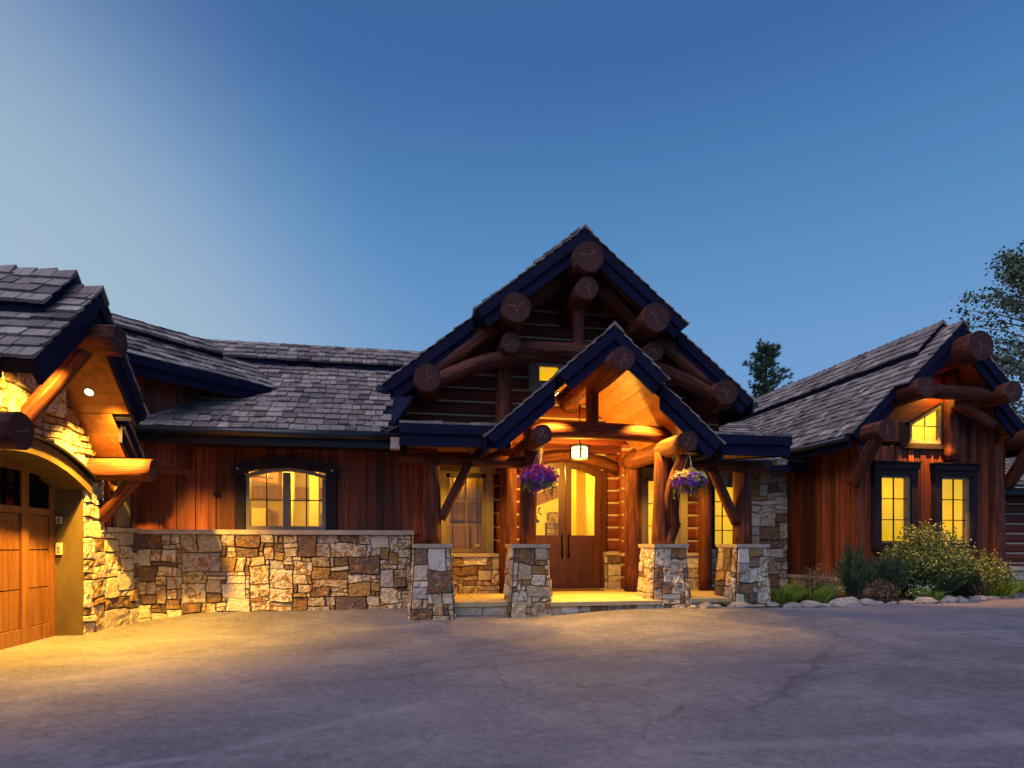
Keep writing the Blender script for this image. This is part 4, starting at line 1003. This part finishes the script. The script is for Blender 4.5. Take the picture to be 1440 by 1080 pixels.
for (x0, x1, z0, z1) in WINS:
    wn = part('window', 'frame', house, lambda b: (b.box(x0 + .10, x0 + .15, EY - .08, EY + .03, z0 + .07, z1 - .14), b.box(x1 - .22, x1 - .15, EY - .08, EY + .03, z0 + .07, z1 - .14), b.box(x0 + .15, x1 - .22, EY - .08, EY + .03, z0 + .07, z0 + .12), b.box(x0 + .15, x1 - .22, EY - .08, EY + .03, z1 - .19, z1 - .14)))
    part('muntin', 'black', wn, lambda b: (b.box((x0 + x1) / 2 - .045, (x0 + x1) / 2 - .025, EY - .055, EY - .03, z0 + .12, z1 - .19), [b.box(x0 + .15, x1 - .22, EY - .057, EY - .032, z0 + .12 + (z1 - z0 - .31) * k / 3 - .01, z0 + .12 + (z1 - z0 - .31) * k / 3 + .01) for k in (1, 2)]))
    part('pane', 'glass', wn, lambda b: b.box(x0 + .13, x1 - .2, EY - .03, EY - .025, z0 + .1, z1 - .17))
    part('lit_shade', 'shade', wn, lambda b: b.box(x0 + .1, x1 - .17, EY + .04, EY + .05, z0 + .05, z1 - .1))
    part('surround', 'trim', wn, lambda b: (b.box(x0 - .08, x0 + .10, EY - .13, EY, z0 - .08, z1), b.box(x1 - .15, x1 + .02, EY - .13, EY, z0 - .08, z1), b.box(x0 + .1, x1 - .15, EY - .13, EY, z0 - .08, z0 + .07), b.box(x0 + .1, x1 - .15, EY - .13, EY, z1 - .14, z1),
         b.box(x0 - .10, x1 + .05, EY - .16, EY, z1 + .002, z1 + .14), b.box(x0 - .13, x1 + .08, EY - .2, EY, z1 + .142, z1 + .165)))
for x_, y_, z_ in ((10.55, 11.95, 2.45), (12.25, 12.15, 1.9), (3.0, 12.9, 4.6), (8.0, 14.3, 2.2)): room_light(x_, y_, z_, 10, .08, (1, .78, .16))
# upper trapezoid window
def utop(x): return 4.02 + (x - 11.13) * .55
wn = part('window', 'frame', house, lambda b: (b.prism([(11.10, EY - .06, 3.58), (11.16, EY - .06, 3.58), (11.16, EY - .06, utop(11.16)), (11.10, EY - .06, utop(11.10))], (0, .08, 0)), b.prism([(11.86, EY - .06, 3.58), (11.92, EY - .06, 3.58), (11.92, EY - .06, utop(11.92)), (11.86, EY - .06, utop(11.86))], (0, .08, 0)),
     b.box(11.16, 11.86, EY - .06, EY + .02, 3.58, 3.64), b.prism([(11.16, EY - .06, utop(11.16) - .06), (11.86, EY - .06, utop(11.86) - .06), (11.86, EY - .06, utop(11.86)), (11.16, EY - .06, utop(11.16))], (0, .08, 0))))
part('muntin', 'frame', wn, lambda b: (b.box(11.51, 11.53, EY - .04, EY - .02, 3.64, 4.2), b.box(11.16, 11.86, EY - .041, EY - .021, 3.96, 3.98)))
part('pane', 'glass', wn, lambda b: b.prism([(11.14, EY - .01, 3.6), (11.88, EY - .01, 3.6), (11.88, EY - .01, utop(11.88) - .02), (11.14, EY - .01, utop(11.14) - .02)], (0, .005, 0)))
part('surround', 'trim', wn, lambda b: (b.box(10.85, 11.10, EY - .05, EY, 3.562, 4.05), b.box(11.92, 12.0, EY - .05, EY, 3.562, 4.5), b.box(10.85, 12.0, EY - .075, EY, 3.46, 3.56), b.prism([(11.0, EY - .05, utop(11.0) + .0), (11.93, EY - .05, utop(11.93)), (11.93, EY - .05, utop(11.93) + .07), (11.0, EY - .05, utop(11.0) + .07)], (0, .04, 0))))
part('gable_board', 'logwall', house, lambda b: b.prism([(10.3, EY - .045, 3.6), (11.0, EY - .045, 3.6), (11.0, EY - .045, utop(11.0) + .072), (11.93, EY - .045, utop(11.93) + .072), (11.93, EY - .045, utop(11.93) + .75), (11.2, EY - .045, 5.1), (10.3, EY - .045, 4.3)], (0, .04, 0)))
# loft behind the upper window
part('interior_wall', 'intwall', house, lambda b: (b.prism([(10.8, 14.0, 3.45), (12.56, 14.0, 3.45), (12.56, 14.0, 4.75), (11.68, 14, 5.6), (10.8, 14.0, 4.75)], (0, .05, 0)), b.box(10.4, 12.8, EY + .15, 14, 3.4, 3.45), b.box(10.78, 10.82, EY + .15, 14, 3.45, 4.7), b.box(12.55, 12.6, EY + .15, 14, 3.45, 4.7)))
part('interior_beam', 'intwood', house, lambda b: (b.obox((10.8, 13.2, 4.5), (1.5, 0, .2), (0, .2, 0), (0, 0, .12)), b.box(11.1, 12.4, 13.5, 13.7, 3.45, 4.0, 'intwall')))
room_light(11.8, 12.6, 4.5, 90)
# posts, logs, braces
log((12.15, EY - .08, 3.2), (12.15, EY - .08, 5.2), .16, name='log_post', cracks=())
log((13.42, EY - .05, .55), (13.42, EY - .05, 3.6), .17, .16, name='log_post', cracks=())
log((11.70, 12.5, 5.42), (11.70, 10.30, 5.42), .31, .30, name='ridge_log', cracks=(1,))
for sg in (-1, 1):
    log((11.68 + sg * 1.07, 11.9, 4.56), (11.68 + sg * 1.07, 10.5, 4.56), .225, name='purlin_log', cracks=(1,))
    log((11.68 + sg * 1.98, 11.9, 3.66), (11.68 + sg * 1.98, 10.55, 3.66), .21, name='purlin_log', cracks=(1,))
    log((11.68 + sg * 1.98, 10.78, 3.58), (11.68 + sg * 2.02, 11.46, 2.62), .14, name='log_brace', cracks=())
log((10.65, 10.98, 4.62), (12.72, 10.98, 4.62), .16, name='collar_beam', cracks=())
log((12.9, 11.15, 3.95), (11.9, 11.15, 4.45), .13, name='truss_brace', cracks=(), bow=.06)
# far east log wall
logwall(16.0, 22, .2, 3.2, 14.6)
b = MB(); shingle_field(b, (15.4, 13.9, 3.0), (1, 0, 0), (0, 1, .6), 8, 4, expo=.22, rnd=random.Random(33))
d = MB(); d.hexa([(15.4, 13.92, 2.85), (23.4, 13.92, 2.85), (23.4, 17.4, 4.95), (15.4, 17.4, 4.95), (15.4, 13.92, 2.99), (23.4, 13.92, 2.99), (23.4, 17.4, 5.09), (15.4, 17.4, 5.09)])
r = d.build('roof', 'navy', house); b.build('shingles', 'shingle', r)
part('fascia', 'black', r, lambda b: b.box(15.4, 23.4, 13.84, 13.9, 2.72, 2.98)); part('gutter', 'flash', r, lambda b: b.tube([(15.4, 13.78, 2.9), (23.4, 13.78, 2.9)], .02, None, 6))
# back massing so the house is closed
part('rear_wall', 'siding', house, lambda b: (b.box(0, 7, 18.6, 18.8, 0, 4.2), b.box(-5, 0, 16.4, 16.5, 0, 3.4), b.box(EX0, EX1, 18.6, 18.8, 0, 3.9), b.prism([(CX - 3.7, 18.7, 4.2), (CX + 3.7, 18.7, 4.2), (CX, 18.7, 7.1)], (0, .1, 0)), b.prism([(EX0, 18.7, 3.9), (EX1, 18.7, 3.9), (11.68, 18.7, 5.7)], (0, .1, 0)), b.box(7, EX0, 16.2, 16.3, 0, 4.6)))

# ------------------------------------------------------------------ lamps and added fill spots
WARM = (1, .50, .05)
def spot(x, y, z, e, size=120, r=.06, tilt=(0, 0), col=WARM, blend=.6):
    l = bpy.data.lights.new('lamp_or_fill_light', 'SPOT'); l.energy = e; l.spot_size = R(size); l.spot_blend = blend; l.shadow_soft_size = r; l.color = col
    o = bpy.data.objects.new('lamp_or_fill_light', l); COL.objects.link(o); o.location = (x, y, z); o.rotation_euler = (R(tilt[0]), R(tilt[1]), 0)
    return o
def downlight(x, y, z, nrm, lab, grp=None):
    n = Vector(nrm).normalized(); t = thing('recessed_light', lab, 'ceiling light', (x, y, z), grp)
    P = Vector((x, y, z))
    part('trim_ring', 'frame', t, lambda b: b.tube([P + n * .02, P - n * .004], [.068, .075], None, 20))
    part('lens', 'glow', t, lambda b: b.tube([P - n * .004, P - n * .012], [.052, .05], None, 20))
def souf(zr, s, x, dk): return zr - s * abs(x) - dk + .012
zg = souf(4.44, .92, .87, .26); downlight(-4.26, GC + .90, zg, (0, .92, 1), 'round lit soffit light under the garage gable')
spot(-4.08, GC + .84, zg - .10, 2700, 118, .05, blend=1, tilt=(12, -6))
spot(-4.0, GC - .42, 3.62, 2100, 112, .05, blend=1, tilt=(0, 6))
ze = souf(4.97, .876, .9, .26); downlight(3.49 + .9, 10.05, ze, (.876, 0, 1), 'round lit soffit light under the small entry gable')
spot(3.49 + .86, 10.22, ze - .07, 950, 98, .05)
downlight(3.49 - .9, 10.05, ze, (-.876, 0, 1), 'soffit light in the left slope of the entry gable')
spot(3.49 - .86, 10.22, ze - .07, 800, 98, .05)
zw = souf(6.02, 1.0, .45, .28); downlight(11.68 - .12, 11.2, souf(6.02, 1.0, .12, .28), (0, 0, 1), 'small lit soffit light high under the right gable')
spot(11.72, 11.2, 4.85, 80, 140, .03, tilt=(6, 0), col=(1, .48, .06))
spot(11.51, 11.14, 4.42, 1300, 66, .02, tilt=(4, 0), col=(1, .42, .05))  # extra narrow spot, added to brighten the siding between the tall windows
for x_ in (.95, 6.0): spot(x_, 11.4, 3.05, 230, 130, .05)   # unseen fill spots, added to brighten the two porch bays
# entry lantern
lx, ly, lz = 3.46, 11.5, 3.17
lt = thing('hanging_lantern', 'lit square glass lantern hanging in front of the entry doors', 'lantern', (lx, ly, lz - .15))
part('glass_box', 'lampglass', lt, lambda b: b.box(lx - .115, lx + .115, ly - .115, ly + .115, lz - .12, lz + .10))
lt.rotation_euler.z = R(35)
def f(b):
    for sx in (-1, 1):
        for sy in (-1, 1): b.box(lx + sx * .128 - .012, lx + sx * .128 + .012, ly + sy * .128 - .012, ly + sy * .128 + .012, lz - .14, lz + .12)
        b.box(lx - .13, lx + .13, ly + sx * .125 - .006, ly + sx * .125 + .006, lz + .035, lz + .045); b.box(lx + sx * .125 - .006, lx + sx * .125 + .006, ly - .13, ly + .13, lz + .036, lz + .046)
    b.box(lx - .15, lx + .15, ly - .15, ly + .15, lz + .12, lz + .14); b.box(lx - .14, lx + .14, ly - .14, ly + .14, lz - .15, lz - .138)
part('frame', 'black', lt, f)
part('rod', 'black', lt, lambda b: b.tube([(lx, ly, lz + .14), (lx, ly, 4.2)], .012, None, 8))
for o in lt.children: pass
l = bpy.data.lights.new('lamp_or_fill_light', 'POINT'); l.energy = 400; l.shadow_soft_size = .13; l.color = WARM
o = bpy.data.objects.new('lamp_or_fill_light', l); COL.objects.link(o); o.location = (lx, ly - .02, lz - .32)
l = bpy.data.lights.new('lamp_or_fill_light', 'POINT'); l.energy = 110; l.shadow_soft_size = .1; l.color = WARM
o = bpy.data.objects.new('lamp_or_fill_light', l); COL.objects.link(o); o.location = (lx, ly, lz + .32)

# ------------------------------------------------------------------ hanging baskets
def basket(x, y, z, r, top, bot, lab, seed, hook):
    t = thing('flower_basket', lab, 'hanging basket', (x, y, z)); rr = random.Random(seed)
    part('pot', 'basket', t, lambda b: b.tube([(x, y, z - .17), (x, y, z - .12), (x, y, z - .02), (x, y, z + .01)], [.07, .15, .2, .2], None, 16))
    def petals(b, m, sel, cnt):
        k = 0
        while k < cnt:
            d = Vector((rr.gauss(0, 1), rr.gauss(0, 1), rr.gauss(0, 1))).normalized()
            q = rr.uniform(.74, 1.06) + .42 * noise.noise(d * 2.3 + Vector((seed, 0, 0)))
            p = Vector((x + d.x * r * 1.08 * q, y + d.y * r * 1.08 * q, z + .04 + d.z * r * (.72 if d.z > 0 else .86) * q))
            if not sel(d, noise.noise(d * 3 + Vector((0, seed, 0)))): continue
            k += 1; a = d.cross(Vector((rr.uniform(-1, 1), rr.uniform(-1, 1), rr.uniform(-1, 1)))).normalized(); c = d.cross(a); s_ = rr.uniform(.018, .036); tw = rr.uniform(0, 6)
            n = len(b.v); b.v.append(tuple(p - d * .008))
            for i in range(10):
                th = tw + math.pi * i / 5; q2 = s_ if i % 2 == 0 else s_ * .55
                b.v.append(tuple(p + (a * math.cos(th) + c * math.sin(th)) * q2 + d * rr.uniform(-.004, .006)))
            for i in range(10): b.face([n, n + 1 + i, n + 1 + (i + 1) % 10])
    part('blossoms', top, t, lambda b: petals(b, top, lambda d, n: d.z + n * 1.1 > .12, 520))
    part('blossoms', bot, t, lambda b: petals(b, bot, lambda d, n: d.z + n * 1.1 < .22, 700))
    def leaves(b):
        for k in range(320):
            d = Vector((rr.gauss(0, 1), rr.gauss(0, 1), rr.gauss(0, 1))).normalized(); p = Vector((x, y, z + .03)) + Vector((d.x, d.y, d.z * .7)) * r * rr.uniform(.6, 1.0)
            a = d.cross(Vector((rr.uniform(-1, 1), .3, 1))).normalized() * .016; e = (d + Vector((0, 0, -.5))) * .045
            n = len(b.v); b.v += [tuple(p), tuple(p + a + e * .5), tuple(p + e), tuple(p - a + e * .5)]; b.face([n, n + 1, n + 2, n + 3])
    part('leaves', 'grass', t, leaves)
    def trails(b):
        for k in range(16):
            a = rr.uniform(0, 6.28); p = Vector((x + math.cos(a) * r * .85, y + math.sin(a) * r * .85, z - .03)); q = p + Vector((math.cos(a) * .05, math.sin(a) * .05, -rr.uniform(.12, .30)))
            b.tube([p, p.lerp(q, .5) + Vector((math.cos(a) * .03, math.sin(a) * .03, 0)), q], .003, None, 4, False)
            for i in range(9):
                c_ = p.lerp(q, rr.random()); d = Vector((rr.gauss(0, 1), rr.gauss(0, 1), rr.gauss(0, 1))).normalized(); e = d.cross(Vector((1, .3, .2))).normalized() * .011
                n = len(b.v); b.v += [tuple(c_), tuple(c_ + d * .02 + e), tuple(c_ + d * .045), tuple(c_ + d * .02 - e)]; b.face([n, n + 1, n + 2, n + 3])
    part('trailing_stems', 'grass', t, trails)
    part('wires', 'wire', t, lambda b: [b.tube([(x + .19 * math.cos(a), y + .19 * math.sin(a), z), (x, y, z + .50)], .004, None, 5) for a in (.4, 2.5, 4.6)] + [b.tube([(x, y, z + .50), hook], .006, None, 6)])
basket(2.20, 9.66, 2.40, .27, 'magenta', 'purple', 'hanging basket of magenta and purple flowers under the left log end', 3, (2.24, 9.66, 2.98))
basket(4.90, 9.66, 2.40, .26, 'yellow', 'purple', 'hanging basket of yellow flowers over purple ones under the right log end', 8, (4.86, 9.66, 2.94))

# ------------------------------------------------------------------ plants
def leafquad(b, p, d, L, W, m=None):
    a = d.cross(Vector((PR.uniform(-1, 1), PR.uniform(-1, 1), PR.uniform(-1, 1))))
    a = a.normalized() * W if a.length > 1e-4 else Vector((W, 0, 0)); n = len(b.v)
    b.v += [tuple(p), tuple(p + d * L * .45 + a), tuple(p + d * L), tuple(p + d * L * .45 - a)]; b.face([n, n + 1, n + 2, n + 3], m)
PR = random.Random(44)
def rdir(up=0):
    d = Vector((PR.gauss(0, 1), PR.gauss(0, 1), PR.gauss(0, 1) + up)); return d.normalized()
def bush(name, lab, x, y, h, r, m, n_st, n_leaf, leaf=(.05, .014), style='leaf', cat='shrub', grp=None, ry=None, lean=0):
    z = bz(x, y) - .01; t = thing(name, lab, cat, (x, y, z), grp); ry = ry or r * .7
    f_ = MB(); s_ = MB()
    for k in range(n_st):
        th = PR.uniform(0, 6.28); q = PR.random() ** .6; hh = h * PR.uniform(.55, 1.0) * (1 - .45 * q * q)
        tip = Vector((x + math.cos(th) * r * q + lean * hh, y + math.sin(th) * ry * q, z + hh)); base = Vector((x + math.cos(th) * r * q * .3, y + math.sin(th) * ry * q * .3, z))
        mid = base.lerp(tip, .5) + Vector((PR.uniform(-.05, .05), PR.uniform(-.05, .05), .04))
        s_.tube([base, mid, tip], [.009, .006, .003], None, 4, False)
        for i in range(n_leaf):
            u = PR.random() ** .7; p = (base.lerp(mid, u * 2) if u < .5 else mid.lerp(tip, u * 2 - 1))
            if style == 'needle':
                ax = (tip - mid).normalized(); d = (ax * .8 + rdir() * .75).normalized(); leafquad(f_, p + rdir() * .02, d, leaf[0] * PR.uniform(.6, 1.3), leaf[1])
            else:
                leafquad(f_, p + rdir() * (.05 + .05 * r), rdir(.4), leaf[0] * PR.uniform(.6, 1.3), leaf[1])
    f_.build('foliage', m, t); s_.build('stems', 'bark', t)
    return t
bush('potentilla_shrub', 'large pale green leafy shrub in front of the two tall lit windows', 11.1, 10.95, 1.62, 1.0, 'potent', 270, 90, (.055, .02))
bush('potentilla_shrub', 'small pale leafy shrub right of the large one beside the corner post', 12.65, 11.05, 1.0, .62, 'potent', 110, 60, (.045, .016))
bush('potentilla_shrub', 'leafy shoot rising above the left tall window sill', 10.75, 10.95, 1.72, .24, 'potent', 26, 46, (.045, .014))
bush('juniper_bush', 'dark upright juniper at the left front of the red boards', 8.95, 10.6, 1.2, .42, 'juniper', 80, 110, (.07, .006), 'needle')
bush('juniper_bush', 'dark green juniper low before the left tall window', 9.85, 10.7, 1.05, .55, 'juniper', 100, 110, (.07, .006), 'needle')
bush('juniper_bush', 'broad dark juniper in the middle of the planting bed', 10.9, 10.72, .88, .75, 'juniper', 130, 110, (.07, .006), 'needle')
bush('juniper_bush', 'low dark juniper beneath the right tall window', 11.95, 10.95, .75, .5, 'juniper', 80, 100, (.07, .006), 'needle')
bush('dry_bush', 'brown dried flower stems left of the dark juniper', 8.15, 10.6, .75, .5, 'dry', 80, 22, (.04, .01), cat='plant')
bush('dry_bush', 'brown seed heads at the foot of the junipers', 9.35, 10.3, .5, .35, 'dry', 60, 26, (.035, .01), cat='plant')
bush('dry_bush', 'brownish twiggy plant right of the broad juniper', 12.2, 10.85, .5, .4, 'dry', 60, 24, (.035, .01), cat='plant')
bush('flowering_plant', 'low plant with white blossoms by the edging rocks', 10.35, 10.42, .32, .28, 'grass', 60, 14, (.05, .014), cat='plant')
def tuft(x, y, h, r, n, lab, grp='bright green grass tufts in the planting bed'):
    z = bz(x, y) - .01; b = MB()
    for k in range(n):
        th = PR.uniform(0, 6.28); q = PR.random() ** .5 * r; p = Vector((x + math.cos(th) * q, y + math.sin(th) * q, z)); d = Vector((math.cos(th) * .45 + PR.uniform(-.3, .3), math.sin(th) * .45 + PR.uniform(-.3, .3), 1)).normalized(); L = h * PR.uniform(.5, 1.1)
        a = d.cross(Vector((PR.uniform(-1, 1), PR.uniform(-1, 1), 0))).normalized() * .006; mid = p + d * L * .55; tip = p + d * L + Vector((math.cos(th), math.sin(th), -.4)) * L * .25
        n_ = len(b.v); b.v += [tuple(p - a), tuple(p + a), tuple(mid + a * .8), tuple(tip), tuple(mid - a * .8)]; b.face([n_, n_ + 1, n_ + 2, n_ + 3, n_ + 4])
    o = b.build('grass_tuft', 'grass', None, (x, y, z)); tag(o, lab, 'grass tuft', grp)
tuft(7.25, 10.35, .36, .20, 420, 'green grass tuft just right of the rightmost stone column')
tuft(7.85, 10.4, .45, .28, 600, 'green grass tuft before the brown dried stems')
tuft(12.7, 11.0, .42, .42, 1000, 'broad green grass tuft below the small pale shrub')
tuft(13.5, 11.2, .36, .35, 700, 'green grass tuft at the foot of the low stone plinth')
tuft(10.55, 10.45, .28, .2, 300, 'short green grass tuft at the front of the middle juniper')
# white blossoms
b = MB()
for k in range(90):
    p = Vector((10.35 + PR.gauss(0, .14), 10.38 + PR.gauss(0, .1), bz(10.35, 10.4) + PR.uniform(.12, .34)))
    for i in range(3): leafquad(b, p, rdir(.3), .022, .008)
fl = bpy.data.objects['flowering_plant']; b.build('blossoms', 'white', fl)

# ------------------------------------------------------------------ edging rocks
RK = random.Random(16); rock_meshes = []
def rock_mesh(seed):
    import bmesh
    bm = bmesh.new(); bmesh.ops.create_icosphere(bm, subdivisions=3, radius=1)
    for v in bm.verts:
        n = v.co.normalized(); k = 1 + .28 * noise.noise(n * 1.4 + Vector((seed, 0, 0))) + .10 * noise.noise(n * 4 + Vector((0, seed, 0)))
        v.co = n * k
        for pl in range(4):
            pn = Vector((math.sin(seed * 3 + pl * 2.1), math.cos(seed * 5 + pl * 1.7), math.sin(seed + pl))).normalized(); dd = v.co.dot(pn) - .72
            if dd > 0: v.co -= pn * dd * .8
    me = bpy.data.meshes.new('edging_rock'); bm.to_mesh(me); bm.free(); me.materials.append(M['rock'])
    for p in me.polygons: p.use_smooth = True
    return me
RMS = [rock_mesh(1.3 + 2.7 * i) for i in range(6)]
SPECIAL = {3: 'large pale rounded rock below the dark upright juniper'}
x = 5.25; k = 0
while x < 15.6:
    big = RK.random()
    w_ = RK.uniform(.06, .17) if big < .82 else RK.uniform(.18, .25)
    if abs(x - 8.3) < .12: w_ = .33
    if x > 14.4: w_ = .34
    y = (edge_y(x) if x > 5.9 else 10.2) + RK.uniform(-.03, .06)
    if 6.1 < x < 6.95: y = 10.12
    o = bpy.data.objects.new('edging_rock', RMS[k % 6]); COL.objects.link(o)
    h = w_ * RK.uniform(.35, .6)
    o.location = (x, y, gz(x, y) + h * .15); o.scale = (w_, w_ * RK.uniform(.6, .9), h); o.rotation_euler.z = RK.uniform(0, 6.28) if w_ < .2 else RK.uniform(-.4, .4)
    lab = 'pale rock in the row edging the planting bed along the driveway'
    if abs(x - 8.3) < .2 and w_ > .3: lab = 'largest pale rock in the edging, left of the dark juniper'
    tag(o, lab, 'rock', 'pale rocks edging the planting bed'); k += 1
    x += w_ * RK.uniform(1.2, 2.1)

# ------------------------------------------------------------------ trees
def conifer(x, y, h, r, lab, seed):
    rr = random.Random(seed); t = thing('pine_tree', lab, 'tree', (x, y, 0)); c = MB(); tr = MB()
    tr.tube([(x, y, -.1), (x + .05, y, h * .5), (x, y, h)], [.22, .13, .02], None, 8)
    z = h * .30
    while z < h:
        f_ = (h - z) / (h * .70); L = r * (f_ ** .42) * rr.uniform(.6, 1.2) + .12
        for k in range(6):
            th = rr.uniform(0, 6.28); d = Vector((math.cos(th), math.sin(th), rr.uniform(.10, .55))).normalized(); p0 = Vector((x, y, z)); l = L * rr.uniform(.5, 1.1)
            p1 = p0 + d * l * .6; p2 = p0 + d * l + Vector((0, 0, .16 * l))
            tr.tube([p0, p1, p2], [.03, .02, .008], None, 4, False)
            for q in range(int(5 + l * 5)):
                u = rr.uniform(.3, 1.05); c0 = p0.lerp(p2, u) + Vector((rr.gauss(0, .09), rr.gauss(0, .09), rr.gauss(0, .07)))
                for m_ in range(26):
                    dd = Vector((rr.gauss(0, 1), rr.gauss(0, 1), rr.gauss(0, 1) + .9)).normalized(); a = dd.cross(Vector((rr.uniform(-1, 1), 1, 0))).normalized() * .011
                    l2 = rr.uniform(.10, .19); n = len(c.v); c.v += [tuple(c0 - a), tuple(c0 + a), tuple(c0 + dd * l2)]; c.face([n, n + 1, n + 2])
        z += rr.uniform(.16, .28)
    c.build('crown', 'needle', t); tr.build('trunk', 'bark', t)
conifer(15.85, 24, 10.15, 1.75, 'shaggy pine tree rising between the main gable and the right roof', 5)
def broadleaf(x, y, h, r, lab, seed, z0=3.0):
    rr = random.Random(seed); t = thing('aspen_tree', lab, 'tree', (x, y, 0)); c = MB(); tr = MB()
    tr.tube([(x, y, -.1), (x - .1, y, h * .4), (x + .1, y, h * .75), (x, y, h * .97)], [.2, .15, .08, .02], None, 10)
    for k in range(170):
        u = rr.uniform(.28, 1.0); zz = h * u; q = 1 - ((u - .55) / .5) ** 2; L = r * max(.25, q) * rr.uniform(.5, 1.08); th = rr.uniform(0, 6.28)
        p0 = Vector((x, y, zz * .93)); p2 = Vector((x + math.cos(th) * L, y + math.sin(th) * L, zz + L * .15)); p1 = p0.lerp(p2, .5) + Vector((0, 0, .1))
        tr.tube([p0, p1, p2], [.035, .02, .006], None, 4, False)
        for m_ in range(100):
            u2 = rr.uniform(.35, 1.06); cc = (p0.lerp(p1, u2 * 2) if u2 < .5 else p1.lerp(p2, u2 * 2 - 1)) + Vector((rr.gauss(0, .11), rr.gauss(0, .11), rr.gauss(0, .12)))
            d = Vector((rr.gauss(0, 1), rr.gauss(0, 1), rr.gauss(0, 1) - .5)).normalized(); a = d.cross(Vector((rr.uniform(-1, 1), rr.uniform(-1, 1), rr.uniform(-1, 1)))).normalized()
            s_ = rr.uniform(.045, .075); n = len(c.v)
            c.v += [tuple(cc), tuple(cc + d * s_ * .7 + a * s_ * .8), tuple(cc + d * s_ * 1.7), tuple(cc + d * s_ * .7 - a * s_ * .8)]; c.face([n, n + 1, n + 2, n + 3])
    c.build('crown', 'aspen', t); tr.build('trunk', 'palebark', t)
broadleaf(20.9, 16.4, 11.6, 3.1, 'leafy aspen reaching in at the right edge above the right gable', 9)
